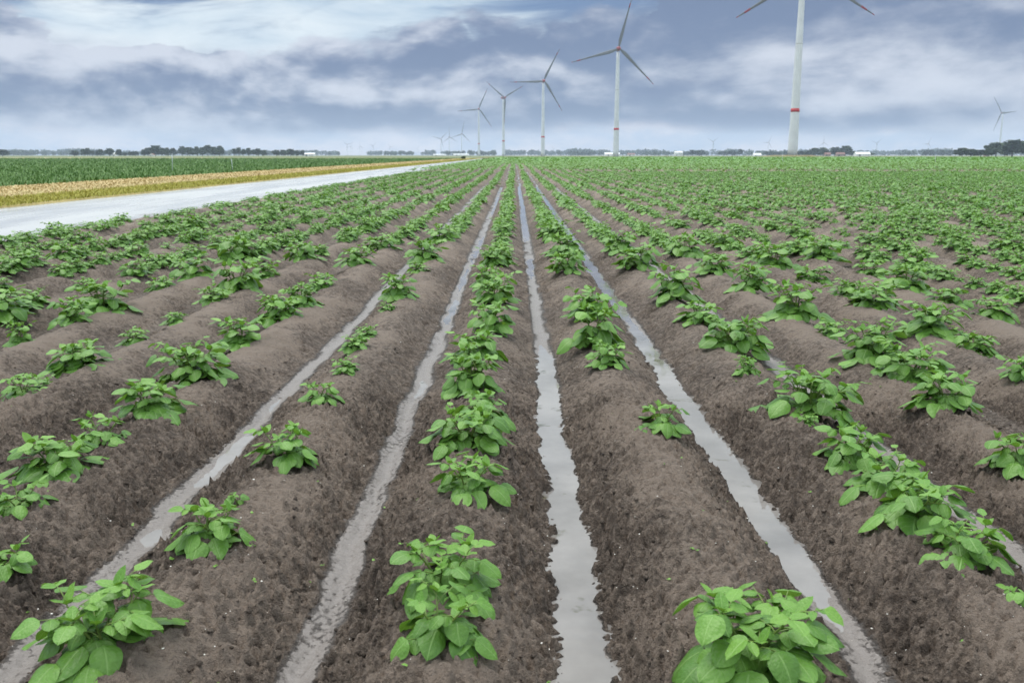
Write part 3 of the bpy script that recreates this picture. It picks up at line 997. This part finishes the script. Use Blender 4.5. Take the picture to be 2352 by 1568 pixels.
# the ones nearest the camera get every leaflet as a part
leafy = sorted([p for p in single], key=lambda p: p[2] / p[3] ** .4)[:33]
leafy_ids = {id(p) for p in leafy}
proto = []
for s in range(10):
    rg = np.random.default_rng(500 + s)
    wv_ = .36 + .05 * (s % 3)
    lv, st = gen_plant(rg, wv_, wv_ * (.52 + .03 * (s % 4)))
    V, F, T, Yg, UV = join_leaves(lv, FULL, YOUNG, rg)
    mf = np_mesh('foliage', V, F, M_LEAF, True, UV, {'tint': T, 'young': Yg})
    proto.append((wv_, mf, stem_mesh([g for grp in st for g in grp]), lv))
count = {}
n_leaf = 0
for idx, (k, x, y, w_, h_, listed) in enumerate(single):
    count[k] = count.get(k, 0) + 1
    z0 = soil_z(x, y) - .006
    e = bpy.data.objects.new('potato_plant', None)
    e.empty_display_size = .05
    COL.objects.link(e)
    e.location = (x, y, z0)
    side = 'left of middle furrow' if k <= 0 else 'right of middle furrow'
    lab = '%s potato plant, %s from the camera on the %s' % (size_word(w_, h_), ordinal(count[k]), ridge_words(k).replace(' left', '').replace(' right', '') + ' ' + side)
    tag(e, lab, 'potato plant', 'potato plants growing on the ridges')
    if id(single[idx]) in leafy_ids:
        rg = np.random.default_rng(1000 + idx)

        def low_at(ax, ay, x=x, y=y, z0=z0):
            tl = abs(x + ax - ROW0 - k * STEP) / .375
            q = min(1, tl / .90)
            return .148 * (.48 * math.cos(math.pi / 2 * q) + .26 + .26 * math.cos(math.pi * q)) - z0 + .016
        lv, st = gen_plant(rg, w_, h_, low_at)
        for grp in st:
            add('stem', stem_mesh(grp), e)
        for M, yg in lv:
            ms = YOUNG_ME if yg else LEAF_ME
            o = add('leaf', ms[rg.integers(len(ms))], e)
            o.matrix_local = Matrix(M.tolist())
            n_leaf += 1
    else:
        wp, mf, msx, _ = proto[(idx * 7) % len(proto)]
        s = w_ / wp
        e.rotation_euler = (0, 0, rgp.uniform(0, 6.28))
        e.scale = (s, s, h_ / (wp * .56))
        add('foliage', mf, e)
        add('stem', msx, e)
print('leaf objects', n_leaf, 'single', len(single), 'rest', len(rest))


def build_mass():
    Vs, Fs, T, Yg, o = [], [], [], [], 0
    tm, tl = [], []
    for s in range(8):
        rg = np.random.default_rng(700 + s)
        lv = proto[s][3]
        a = join_leaves([(M @ np.diag([1.12, 1.12, 1.12, 1]), y_) for M, y_ in lv], MIDL, MIDL, rg, .58)
        big = [(M @ np.diag([1.6, 1.6, 1.6, 1]), y_) for M, y_ in lv if not y_]
        b = join_leaves(big, LOWL, LOWL, rg, .40)
        tm.append(a)
        tl.append(b)
    P = np.array([(p[1], p[2], p[3], p[4], p[0]) for p in rest])
    zz = soil(P[:, 0], P[:, 1], 0)[0]
    for (x, y, w_, h_, k), z0 in zip(P, zz):
        q = RNG.integers(8)
        V, F, t, yg, _ = (tm if y < 19 else tl)[q]
        s = w_ / proto[q][0] * (1.0 if y < 22 else .98)
        a = RNG.uniform(0, 6.28)
        c, sn = math.cos(a) * s, math.sin(a) * s
        W_ = np.empty_like(V)
        W_[:, 0] = V[:, 0] * c - V[:, 1] * sn + x
        W_[:, 1] = V[:, 0] * sn + V[:, 1] * c + y
        W_[:, 2] = V[:, 2] * h_ / (proto[q][0] * .56) + z0
        Vs.append(W_)
        Fs.append(F + o)
        T.append((t + RNG.uniform(-.2, .2)) % 1.0)
        Yg.append(yg)
        o += len(V)
    # beyond 68 m: clumps along the rows, larger with distance
    for (ya, yb, n, sz, per) in ((68, 130, 28000, .19, 3), (130, 240, 24000, .38, 3), (240, FIELD_END, 26000, .80, 3)):
        y = np.sqrt(RNG.uniform(ya ** 2, yb ** 2, n))
        span = y * .66 + 12
        x = np.maximum(-span, LEFT_EDGE + .45) + RNG.uniform(0, 1, n) * (span - np.maximum(-span, LEFT_EDGE + .45))
        if ya < 200:
            kk = np.round((x - ROW0) / STEP)
            x = ROW0 + kk * STEP + RNG.normal(0, .04 if ya < 100 else .09, n)
        for j in range(per):
            a = RNG.uniform(0, 6.28, n)
            pit = RNG.uniform(-.6, .5, n)
            s = sz * RNG.uniform(.7, 1.3, n)
            cx = x + RNG.normal(0, sz * .5, n) * .6
            cy_ = y + RNG.normal(0, sz * .8, n)
            cz = .20 + RNG.uniform(.05, .21, n)
            d = np.stack([np.cos(a) * np.cos(pit), np.sin(a) * np.cos(pit), np.sin(pit)], 1) * s[:, None]
            r = np.stack([np.sin(a), -np.cos(a), np.zeros(n)], 1) * s[:, None] * .42
            c = np.stack([cx, cy_, cz], 1)
            V = np.stack([c, c + d * .5 + r, c + d, c + d * .5 - r], 1).reshape(-1, 3)
            V[:, 2] = np.maximum(V[:, 2], .13)
            Vs.append(V)
            Fs.append(np.arange(n)[:, None] * 4 + np.arange(4)[None] + o)
            T.append(np.repeat(RNG.uniform(0, 1, n), 4))
            Yg.append(np.repeat(RNG.uniform(0, .45, n), 4))
            o += 4 * n
    me = np_mesh('potato_crop', np.concatenate(Vs), np.concatenate(Fs), M_LEAF_FAR, True, None, {'tint': np.concatenate(T), 'young': np.concatenate(Yg)})
    print('mass verts', len(me.vertices), 'faces', len(me.polygons))
    tag(add('potato_crop', me), 'green mass of potato plants in the rows stretching away to the horizon', 'potato crop', kind='stuff')


build_mass()


# ------------------------------------------------------------------ grit, clods and seedlings on the soil
def ico(sub=1):
    t = (1 + 5 ** .5) / 2
    V = np.array([(-1, t, 0), (1, t, 0), (-1, -t, 0), (1, -t, 0), (0, -1, t), (0, 1, t), (0, -1, -t), (0, 1, -t), (t, 0, -1), (t, 0, 1), (-t, 0, -1), (-t, 0, 1)], float)
    V /= np.linalg.norm(V[0])
    F = np.array([(0, 11, 5), (0, 5, 1), (0, 1, 7), (0, 7, 10), (0, 10, 11), (1, 5, 9), (5, 11, 4), (11, 10, 2), (10, 7, 6), (7, 1, 8), (3, 9, 4), (3, 4, 2), (3, 2, 6), (3, 6, 8),
                  (3, 8, 9), (4, 9, 5), (2, 4, 11), (6, 2, 10), (8, 6, 7), (9, 8, 1)])
    return V, F


def scatter(name, P, S, mat, squash, label, cat, rough=.25):
    V0, F0 = ico()
    n = len(P)
    V = V0[None] * (1 + RNG.uniform(-rough, rough, (n, 12, 1))) * S[:, None, None]
    V = V * np.array([1, 1, squash])[None, None]
    a = RNG.uniform(0, 6.28, n)
    c, s = np.cos(a)[:, None], np.sin(a)[:, None]
    X_ = V[..., 0] * 1.3 * c - V[..., 1] * s
    Y_ = V[..., 0] * 1.3 * s + V[..., 1] * c
    V = np.stack([X_, Y_, V[..., 2]], -1) + P[:, None]
    F = (F0[None] + np.arange(n)[:, None, None] * 12).reshape(-1, 3)
    nv = n * 12
    return tag(add(name, np_mesh(name, V.reshape(-1, 3), F, mat, True, attrs={'crust': np.full(nv, .3), 'wet': np.zeros(nv)})), label, cat, kind='stuff')


def ground_points(n, ymax, bias=1.0):
    y = 1.5 * (ymax / 1.5) ** (RNG.uniform(0, 1, n) ** bias)
    x = RNG.uniform(-1, 1, n) * (y * .64 + .2)
    z, cr, we = soil(x, y, 2)
    return np.stack([x, y, z], 1), we


P, we = ground_points(1500, 9)
m_ = (we < .5) | (RNG.uniform(0, 1, len(we)) < .25)
P = P[m_]
scatter('pale_grit', P + np.array([0, 0, .0008]), RNG.uniform(.0011, .0030, len(P)) * (RNG.uniform(0, 1, len(P)) ** 2 * .9 + .6), M_GRIT, .6, 'tiny pale grit and shell crumbs scattered over the soil', 'grit')
P, we = ground_points(9000, 6)
m_ = (we < .6) & (np.abs(((P[:, 0] - ROW0) / STEP + .5) % 1 - .5) > .16)
P = P[m_]
scatter('soil_crumbs', P + np.array([0, 0, .001]), (.0022 + .0075 * RNG.uniform(0, 1, len(P)) ** 3), M_SOIL, .75, 'dark crumbs of earth lying on the ridge flanks', 'soil crumbs', .45)
P, we = ground_points(160, 5)
P = P[we < .4]
L0, F0, _ = MIDL[0]
Vs, Fs, o = [], [], 0
for p in P:
    for j in range(RNG.integers(2, 5)):
        M = leaf_matrix(p + np.array([0, 0, .003]), RNG.uniform(0, 6.28), RNG.uniform(.1, .9), 0, RNG.uniform(.006, .013))
        Vs.append(L0 @ M[:3, :3].T + M[:3, 3])
        Fs.append(F0 + o)
        o += len(L0)
tag(add('weed_seedlings', np_mesh('weed_seedlings', np.concatenate(Vs), np.concatenate(Fs), M_LEAF_FAR, True, attrs={'young': np.full(o, .7), 'tint': np.full(o, .3)})),
    'tiny green weed seedlings sprouting from the bare soil', 'seedlings', kind='stuff')

# ------------------------------------------------------------------ wind turbines
HUB, ROT, OVER = 135.0, 63.5, 6.5


def turbine_meshes():
    ms = {}
    b = MB()
    zs = [0, 6, 20, 33.7, 50, 75, 84.4, 100, 120, HUB - 4]
    rs = [3.85 - (3.85 - 2.0) * (z / (HUB - 4)) ** .9 for z in zs]
    b.tube([(0, 0, z) for z in zs], rs, 28)
    ms['tower'] = b.mesh('tower', M_WHITE, True)

    def ring(z0, z1, extra, mat, name):
        q = MB()
        r = lambda z: 3.85 - (3.85 - 2.0) * (z / (HUB - 4)) ** .9 + extra
        q.tube([(0, 0, z0), (0, 0, z1)], [r(z0), r(z1)], 28)
        return q.mesh(name, mat, True)
    ms['red_band'] = ring(33.7, 36.4, .05, M_RED, 'red_band')
    ms['seam'] = ring(84.0, 84.6, .06, M_SEAM, 'seam')
    d = MB()
    d.box(-.6, .6, -4.0, -3.4, 0.6, 3.0)
    ms['door'] = d.mesh('door', M_SEAM)
    # egg-shaped nacelle along Y, with the rotor in front (-Y)
    q = MB()
    ys = np.linspace(-3.0, 9.5, 12)
    q.tube([(0, y, HUB) for y in ys], [3.1 * max(.06, 1 - ((y + .5) / 10.2) ** 2) ** .5 for y in ys], 20)
    ms['nacelle'] = q.mesh('nacelle', M_BLADE, True)
    q = MB()
    ys = np.linspace(1.2, 4.6, 5)
    q.tube([(0, y, HUB) for y in ys], [3.1 * (1 - ((y + .5) / 10.2) ** 2) ** .5 + .05 for y in ys], 20)
    ms['nacelle_band'] = q.mesh('red_band', M_RED, True)
    q = MB()
    ys = np.linspace(-OVER - 3.4, -3.0, 9)
    q.tube([(0, y, HUB) for y in ys], [max(.1, 2.9 * math.sqrt(max(0, 1 - ((y + 3.0) / 7.0) ** 2))) for y in ys], 20)
    ms['hub'] = q.mesh('hub', M_DARKRED, True)

    # blade along +X from the hub centre, chord in Z, thickness in Y
    def blade_part(r0, r1, n, grow, mat, name):
        V, F = [], []
        prof = [(-.28, 0), (-.14, .5), (.12, .42), (.45, .16), (.72, 0), (.45, -.12), (.12, -.36), (-.14, -.46)]
        for i in range(n + 1):
            r = r0 + (r1 - r0) * i / n
            t = r / ROT
            ch = np.interp(t, [0, .03, .16, .26, .5, .8, .95, 1], [2.0, 2.2, 4.6, 4.3, 2.7, 1.6, 1.0, .35]) + grow
            th = np.interp(t, [0, .03, .16, .3, .6, 1], [2.0, 2.0, 1.5, .9, .45, .12]) + grow
            tw = R(np.interp(t, [0, .15, .4, 1], [18, 16, 7, 0]))
            for (a, c) in prof:
                z_, y_ = a * ch, c * th
                V.append((r, -OVER * .86 + y_ * math.cos(tw) - z_ * math.sin(tw) - .9 * t * t, z_ * math.cos(tw) + y_ * math.sin(tw)))
        for i in range(n):
            for j in range(8):
                a_, b_ = i * 8 + j, i * 8 + (j + 1) % 8
                F.append((a_, b_, b_ + 8, a_ + 8))
        F += [tuple(range(8))[::-1], tuple(n * 8 + j for j in range(8))]
        me = bpy.data.meshes.new(name)
        me.from_pydata(V, [], F)
        me.shade_smooth()
        me.materials.append(mat)
        return me
    ms['blade'] = blade_part(1.2, ROT, 22, 0, M_BLADE, 'blade')
    ms['stripe'] = blade_part(ROT * .80, ROT * .885, 3, .09, M_DARKRED, 'red_stripe')
    ms['tip'] = blade_part(ROT * .965, ROT * 1.0, 2, .07, M_DARKRED, 'red_tip')
    return ms


TM = turbine_meshes()


def turbine(X_, Y_, yaw, phase, label, s=1.0, red=True, group=None, z=-.35, rs=None):
    e = bpy.data.objects.new('wind_turbine', None)
    e.empty_display_size = 5
    COL.objects.link(e)
    e.location, e.rotation_euler = (X_, Y_, z), (0, 0, R(yaw))
    e.scale = (s, s, s)
    tag(e, label, 'wind turbine', group)
    tw = add('tower', TM['tower'], e)
    na = add('nacelle', TM['nacelle'], e)
    if red:
        add('red_band', TM['red_band'], tw)
        add('seam', TM['seam'], tw)
        add('door', TM['door'], tw)
        add('red_band', TM['nacelle_band'], na)
    add('hub', TM['hub'], e)
    for j in range(3):
        b = add('blade', TM['blade'], e)
        a = R(phase + 120 * j)
        M = Matrix.Translation((0, 0, HUB)) @ Matrix.Rotation(-a, 4, 'Y')
        if rs:
            M = M @ Matrix.Diagonal((rs, 1, rs, 1))
        b.matrix_local = M
        if red:
            add('red_stripe', TM['stripe'], b)
            add('red_tip', TM['tip'], b)
    return e


G1 = 'large red-banded turbines in a receding line'
turbine(217.5, 728, 8, 92, 'nearest white wind turbine, red tower band, hub above the picture', 1, True, G1, .4)
turbine(132.6, 1218, 3, 76, 'tall wind turbine with red tower band, second nearest', 1, True, G1)
turbine(52.6, 1733, 12, 63, 'wind turbine with red tower band, middle of the receding line', 1, True, G1)
turbine(-26.6, 2228, 38, 28, 'wind turbine with only two blades clear, just left of the vanishing rows', 1, True, G1)
turbine(-105.8, 2763, 8, 66, 'red-banded wind turbine, farthest of the large ones, left of the rows', 1, True, G1)
G2 = 'slender turbines clustered left of the large line'
s_ = 98 / HUB
turbine(-243.4, 4288, 28, 78, 'slender hazy turbine, rightmost of the cluster of three on the horizon', s_, False, G2, rs=1.28)
turbine(-355.2, 5067, 36, 93, 'slender hazy turbine, middle one of the cluster of three on the horizon', s_, False, G2, rs=1.24)
turbine(-442.2, 5596, 8, 45, 'slender hazy turbine, leftmost of the cluster of three on the horizon', s_, False, G2, rs=1.24)
turbine(1570, 3018, 196, 174, 'lone grey turbine above the dark trees at the right edge', 1, False)
FAR = [(848.5, 353.6, 20), (857.4, 358, 70), (879, 358, 100), (911, 356.5, 40), (952.7, 359.5, 10), (1019, 364, 55), (1246.6, 368, 30), (1266, 367, 80), (1351, 364, 15),
       (1739, 346, 35), (1874, 348, 62), (2008, 349, 92), (2137, 350, 38), (2262.5, 351, 66)]
for i, (sx, sy, ph) in enumerate(FAR):
    dist = 5200 if sy < 352 else (6400 if sy < 362 else 7400)
    el_ = math.atan((833.5 - sy) / 2222.6) - PITCH
    hh = EYE + dist * math.tan(el_) + .4
    s = hh / HUB
    lab = ('%s from the left among the tiny faint turbines on the far horizon' % ordinal(i + 1)).capitalize()
    turbine(column_x(sx, dist), dist, 8 + (i * 37) % 40, ph, lab, s, False, 'tiny turbines on the far horizon', rs=1.2 if s < .6 else 1.05)

# grassy mound the nearest turbine stands on
b = MB()
ring0 = []
for j, (r, h) in enumerate(((26, -.36), (19, .9), (12, 1.5), (5, 1.55))):
    ring0.append([(217.5 + r * 1.15 * math.cos(t), 728 + r * math.sin(t), h) for t in np.linspace(0, 2 * math.pi, 25)[:-1]])
for j in range(3):
    for q in range(24):
        b.quad(ring0[j][q], ring0[j][(q + 1) % 24], ring0[j + 1][(q + 1) % 24], ring0[j + 1][q])
tag(add('grass_mound', b.mesh('grass_mound', mat_plain('mound_grass', (.09, .10, .03), (.22, .17, .07), .2, .9), True)), kind='structure')


# ------------------------------------------------------------------ trees
def make_tree(seed, wide, n=620, trunk_h=.22):
    """unit-height tree: (trunk mesh, crown mesh)"""
    rg = np.random.default_rng(seed)
    b = MB()
    b.tube([(0, 0, -.03), (.004, 0, .12), (-.006, .004, .35), (0, 0, .72)], [.030, .022, .016, .005], 7)
    lobes = []
    nl = rg.integers(6, 10)
    for j in range(nl):
        a = j * 2.4 + rg.uniform(-.4, .4)
        zt = trunk_h + .16 + (.80 - trunk_h) * (j + .5) / nl
        rr = wide * .5 * math.sin(math.pi * min(.97, max(.12, (zt - trunk_h + .08) / (1.05 - trunk_h)))) * rg.uniform(.35, .75)
        c = np.array([math.cos(a) * rr, math.sin(a) * rr, zt])
        lobes.append((c, rg.uniform(.11, .19) * (.7 + wide)))
        b.tube([(0, 0, zt * .62), tuple(c * np.array([.5, .5, 1]) - np.array([0, 0, .06])), tuple(c)], [.011, .007, .002], 5)
    tr = b.mesh('trunk', M_BARK, True)
    P = []
    for q in range(n):
        c, r = lobes[rg.integers(nl)]
        d = rg.normal(size=3)
        d /= np.linalg.norm(d)
        P.append(c + d * r * rg.uniform(.45, 1.05) * np.array([1, 1, .85]))
    P = np.array(P)
    P[:, 2] = np.minimum(P[:, 2], 1.0 - rg.uniform(0, .06, n))
    s = rg.uniform(.045, .09, n)[:, None] * (.6 + wide * .7)
    e1 = rg.normal(size=(n, 3))
    e1 /= np.linalg.norm(e1, axis=1)[:, None]
    e2 = np.cross(e1, rg.normal(size=(n, 3)))
    e2 /= np.linalg.norm(e2, axis=1)[:, None]
    V = np.stack([P - e1 * s, P + e2 * s * .7, P + e1 * s, P - e2 * s * .7], 1).reshape(-1, 3)
    cr = np_mesh('crown', V, np.arange(4 * n).reshape(-1, 4), M_TREE, False, None, {'tint': np.repeat(rg.uniform(0, 1, n), 4)})
    return tr, cr


TREES = [make_tree(s, wd, th_, tk) for s, wd, th_, tk in ((1, .85, 620, .14), (2, .7, 560, .2), (3, .55, 520, .22), (4, .95, 700, .10), (5, .45, 480, .26), (6, .75, 600, .12))]
WID = [.85, .7, .55, .95, .45, .75]


def tree(sx0, sx1, sy_top, dist, label, group, j):
    hh = (381.0 - sy_top) * dist / 2315.0 * (1.12 if dist < 1200 else 1.03) + .6
    ww = (sx1 - sx0) / 2222.6 * dist * math.cos(PITCH) * (1.35 if dist < 1200 else 1.15)
    want = ww / hh
    pick = min(range(len(WID)), key=lambda q: abs(WID[q] - want) + .12 * ((q * 5 + j * 3) % 4))
    tr, cr = TREES[pick]
    e = bpy.data.objects.new('tree', None)
    COL.objects.link(e)
    e.location = (column_x((sx0 + sx1) / 2, dist), dist, -.35)
    e.rotation_euler = (0, 0, j * 1.7)
    f = ww / (WID[pick] * hh)
    e.scale = (hh * f, hh * f, hh)
    tag(e, label, 'tree', group)
    add('trunk', tr, e)
    add('crown', cr, e)


LEFT_TREES = [(-12, 20, 366), (171, 190, 369), (197, 210, 365), (206, 219, 363), (221, 228, 369), (232, 241, 369), (238, 251, 366), (257, 276, 363.5), (282, 298, 366), (299, 310, 373), (312, 326, 371),
              (324, 338, 370), (344, 356, 366), (352, 374, 362), (364, 393, 357), (391, 404, 362.5), (402, 415, 362), (415, 429, 363), (436, 453, 359), (452, 473, 361), (473, 488, 359.5),
              (487, 501, 361), (499, 515, 356), (514, 531, 360), (527, 546, 358), (538, 548, 364), (566, 576, 364), (577, 589, 361.5), (590, 600, 365), (600, 614, 363), (614, 622, 366), (622, 638, 364),
              (637, 651, 368), (665, 684, 367.5), (683, 700, 367), (699, 720, 365), (719, 733, 368), (734, 743, 368)]
for i, (a, b_, t) in enumerate(LEFT_TREES):
    tree(a, b_, t, 1480 + (i * 53) % 120, '%s tree from the left in the dark row left of the turbines' % ordinal(i + 1), 'trees of the dark row on the left horizon', i)
RIGHT_TREES = [(2334, 2360, 363.5), (2356, 2382, 366), (2380, 2405, 367.5), (2404, 2420, 362), (2412, 2447, 352), (2440, 2462, 356), (2448, 2490, 346.5), (2484, 2520, 349)]
for i, (a, b_, t) in enumerate(RIGHT_TREES):
    tree(a, b_, t, 1080 + (i * 41) % 60, '%s tree from the left in the big dark clump at the right edge' % ordinal(i + 1), 'trees of the dark clump at the right edge', i + 3)
MID_TREES = [(1679, 1700, 368), (1695, 1720, 368.5), (1756, 1780, 370), (1775, 1799, 369), (1800, 1813, 366), (1866, 1888, 371), (1886, 1907, 372), (1911, 1921, 371), (1946, 1962, 370), (1960, 1979, 369),
             (1978, 2000, 363), (1996, 2022, 362), (2024, 2050, 361), (2049, 2077, 358), (2074, 2092, 370), (2110, 2135, 374), (2252, 2266, 369), (2264, 2279, 367.5), (2289, 2308, 368), (2306, 2330, 368.5)]
for i, (a, b_, t) in enumerate(MID_TREES):
    dist = 1750 if 1940 < a < 2140 else 2500
    tree(a, b_, t, dist + (i * 37) % 90, '%s hazy tree from the left among the farms beyond the right-hand field' % ordinal(i + 1), 'hazy trees beyond the right-hand field', i + 1)


def far_wood():
    Vs, T = [], []
    rg = np.random.default_rng(9)
    for band, (dist, n, hmax) in enumerate(((3400, 760, 20.0), (4700, 900, 34.0))):
        sx = rg.uniform(-120, 2620, n)
        dens = perlin(sx * .013 + band * 31, sx * 0 + 1.5)
        for q in range(n):
            if dens[q] < (-.12 if band == 0 else -.42) or (1208 < sx[q] < 1232):
                continue
            if band == 0 and 780 < sx[q] < 1200 and rg.uniform() < .4:
                continue
            x, y = column_x(sx[q], dist), dist + rg.uniform(-160, 160)
            h = hmax * (.6 + .4 * min(1, max(0, dens[q] + .5))) * rg.uniform(.75, 1.05)
            m = 46
            d = rg.normal(size=(m, 3))
            d /= np.linalg.norm(d, axis=1)[:, None]
            rr = h * rg.uniform(.42, .75)
            P = np.array([x, y, h * .55]) + d * np.array([rr, rr, h * .48]) * rg.uniform(.5, 1, (m, 1))
            P[:, 2] = np.clip(P[:, 2], .3, h)
            s = h * rg.uniform(.10, .2, (m, 1))
            e1 = rg.normal(size=(m, 3))
            e1 /= np.linalg.norm(e1, axis=1)[:, None]
            e2 = np.cross(e1, rg.normal(size=(m, 3)))
            e2 /= np.linalg.norm(e2, axis=1)[:, None]
            V = np.stack([P - e1 * s, P + e2 * s, P + e1 * s, P - e2 * s], 1).reshape(-1, 3)
            Vs.append(V)
            T.append(np.repeat(rg.uniform(0, 1, m), 4))
    V = np.concatenate(Vs)
    me = np_mesh('distant_wood', V, np.arange(len(V)).reshape(-1, 4), M_TREE, False, None, {'tint': np.concatenate(T)})
    tag(add('distant_wood', me), 'blue hazy belt of woodland along the whole far horizon', 'woodland', kind='stuff')


far_wood()
b = MB()
tag(add('bush', None), 'small dark bush at the far end of the pale track', 'bush')
e = bpy.data.objects['bush']
e.location = (-11.0 - 5.5, 300, 0)
e.scale = (1.5, 1.5, 1.0)
add('stem', TREES[3][0], e)
add('foliage', TREES[3][1], e)


# ------------------------------------------------------------------ farm buildings
def building(name, sx0, sx1, sy0, dist, wall, roof, label, cat, eave=.55, gable_front=False):
    W_ = (sx1 - sx0) / 2222.6 * dist * math.cos(PITCH)
    Ht = (381.0 - sy0) * dist / 2315.0 + .4
    D_ = max(7.0, min(14, W_ * .6))
    ze = Ht * eave
    e = bpy.data.objects.new(name, None)
    COL.objects.link(e)
    e.location = (column_x((sx0 + sx1) / 2, dist), dist, -.35)
    tag(e, label, cat)
    hx, hy = W_ / 2, D_ / 2
    b = MB()
    b.box(-hx, hx, -hy, hy, 0, ze)
    r = MB()
    if gable_front:
        b.quad((-hx, -hy, ze), (hx, -hy, ze), (0, -hy, Ht - .1))
        b.quad((hx, hy, ze), (-hx, hy, ze), (0, hy, Ht - .1))
        for s in (-1, 1):
            r.quad((s * (hx + .4), -hy - .4, ze - .2), (s * (hx + .4), hy + .4, ze - .2), (0, hy + .4, Ht), (0, -hy - .4, Ht))
            r.quad((s * (hx + .4), -hy - .4, ze - .02), (s * (hx + .4), hy + .4, ze - .02), (0, hy + .4, Ht + .18), (0, -hy - .4, Ht + .18))
    else:
        b.quad((-hx, -hy, ze), (-hx, hy, ze), (-hx, 0, Ht - .1))
        b.quad((hx, hy, ze), (hx, -hy, ze), (hx, 0, Ht - .1))
        for s in (-1, 1):
            r.quad((-hx - .4, s * (hy + .4), ze - .2), (hx + .4, s * (hy + .4), ze - .2), (hx + .4, 0, Ht), (-hx - .4, 0, Ht))
            r.quad((-hx - .4, s * (hy + .4), ze - .02), (hx + .4, s * (hy + .4), ze - .02), (hx + .4, 0, Ht + .18), (-hx - .4, 0, Ht + .18))
    add('wall', b.mesh('wall', wall), e)
    add('roof', r.mesh('roof', roof), e)
    d = MB()
    d.box(-hx * .62, -hx * .62 + min(3.2, W_ * .22), -hy - .06, -hy + .1, 0, min(3, ze * .8))
    add('door', d.mesh('door', M_DARK), e)
    nw = max(1, int(W_ // 7))
    for j in range(nw):
        q = MB()
        xw = -hx * .1 + (hx * .95) * (j + .5) / nw
        q.box(xw - .6, xw + .6, -hy - .05, -hy + .1, ze * .38, ze * .72)
        add('window', q.mesh('window', M_DARK), e)


building('barn', 742, 769, 373.5, 1640, M_WALLW, M_ROOFG, 'pale barn at the right end of the dark left-hand tree row', 'barn', .6)
building('farmhouse', 365, 376, 374.5, 1470, M_WALLW, M_ROOFR, 'white house with red roof under the broad tree on the left', 'house', .45, True)
building('cottage', 275, 283, 372.5, 1620, M_WALLW, M_ROOFG, 'small white house between the separate trees on the left', 'house', .7)
building('farm_shed', 1058, 1088, 377.3, 2700, M_WALLW, M_ROOFG, 'low white shed below the cluster of slender turbines, left one', 'shed', .6)
building('farm_shed', 1107, 1144, 376.5, 2650, M_WALLW, M_ROOFG, 'long low white shed below the slender turbines, right one', 'shed', .6)
building('barn', 1476, 1512, 373.0, 2300, M_WALLW, M_ROOFG, 'pale barn just left of the second nearest turbine foot', 'barn', .5)
building('farmhouse', 1532, 1550, 375.0, 2350, M_WALLW, M_ROOFR, 'small pale house right of the second nearest turbine foot', 'house', .55)
building('barn', 1646, 1666, 370.0, 2650, M_WALLW, M_ROOFG, 'white-roofed barn rising over the trees midway between two big turbines', 'barn', .7)
building('barn', 1838, 1857, 374.5, 1950, M_WALLW, M_ROOFG, 'white tent-shaped barn left of the nearest turbine', 'barn', .3)
building('farmhouse', 2012, 2026, 373.0, 1730, M_WALLP, M_ROOFR, 'red-roofed house among the hazy trees right of the nearest turbine', 'house', .5)
building('farmhouse', 2040, 2060, 372.5, 1725, M_WALLP, M_ROOFR, 'brick house below the tallest hazy tree right of the nearest turbine', 'house', .55)
building('barn', 2086, 2121, 371.5, 1715, M_WALLW, M_ROOFG, 'white-roofed barn right of the hazy trees on the right', 'barn', .5)
building('cottage', 2402, 2410, 367.0, 1180, M_WALLP, M_ROOFR, 'red-roofed cottage half hidden in the dark clump at right edge', 'house', .5)


# ------------------------------------------------------------------ white marker stakes in the crops
def stake(px, py, h, label):
    x, y = at(px, py, .1)
    e = bpy.data.objects.new('marker_stake', None)
    COL.objects.link(e)
    e.location = (x, y, -.1)
    e.rotation_euler = (R(3), R(4 if px < 400 else -3), 0)
    tag(e, label, 'stake', 'marker stakes')
    b = MB()
    b.tube([(0, 0, 0), (0, 0, h * .8), (0, 0, h)], [.03, .028, .02], 8)
    add('pole', b.mesh('pole', M_WHITE, True), e)
    c = MB()
    c.tube([(0, 0, h), (0, 0, h + .05)], [.045, .04], 8)
    add('cap', c.mesh('cap', M_WHITE, True), e)


stake(396, 397, 1.5, 'white stake leaning in the green crop, left of the other')
stake(535, 392, 1.1, 'short white stake near the front edge of the green crop')
stake(1797, 375, 1.6, 'thin white stake in potato field in front of nearest turbine')
stake(2148, 379, 1.3, 'thin white stake in potato field towards the right edge')

# ------------------------------------------------------------------ haze
b = MB()
b.box(-9600, 9600, -200, 9600, -1.4, 212)
hz = b.mesh('haze', bpy.data.materials.new('haze'))
hm = hz.materials[0]
hm.use_nodes = True
k = NT(hm.node_tree)
k.n.clear()
vol = k.node('ShaderNodeVolumePrincipled')
vol.inputs['Color'].default_value = (0.72, 0.84, 1.0, 1)
vol.inputs['Density'].default_value = 1.15e-4
vol.inputs['Anisotropy'].default_value = 0.0
out = k.node('ShaderNodeOutputMaterial')
k.l.new(vol.outputs[0], out.inputs['Volume'])
tag(add('haze', hz), 'thin pale haze over the whole plain', 'haze', kind='stuff')
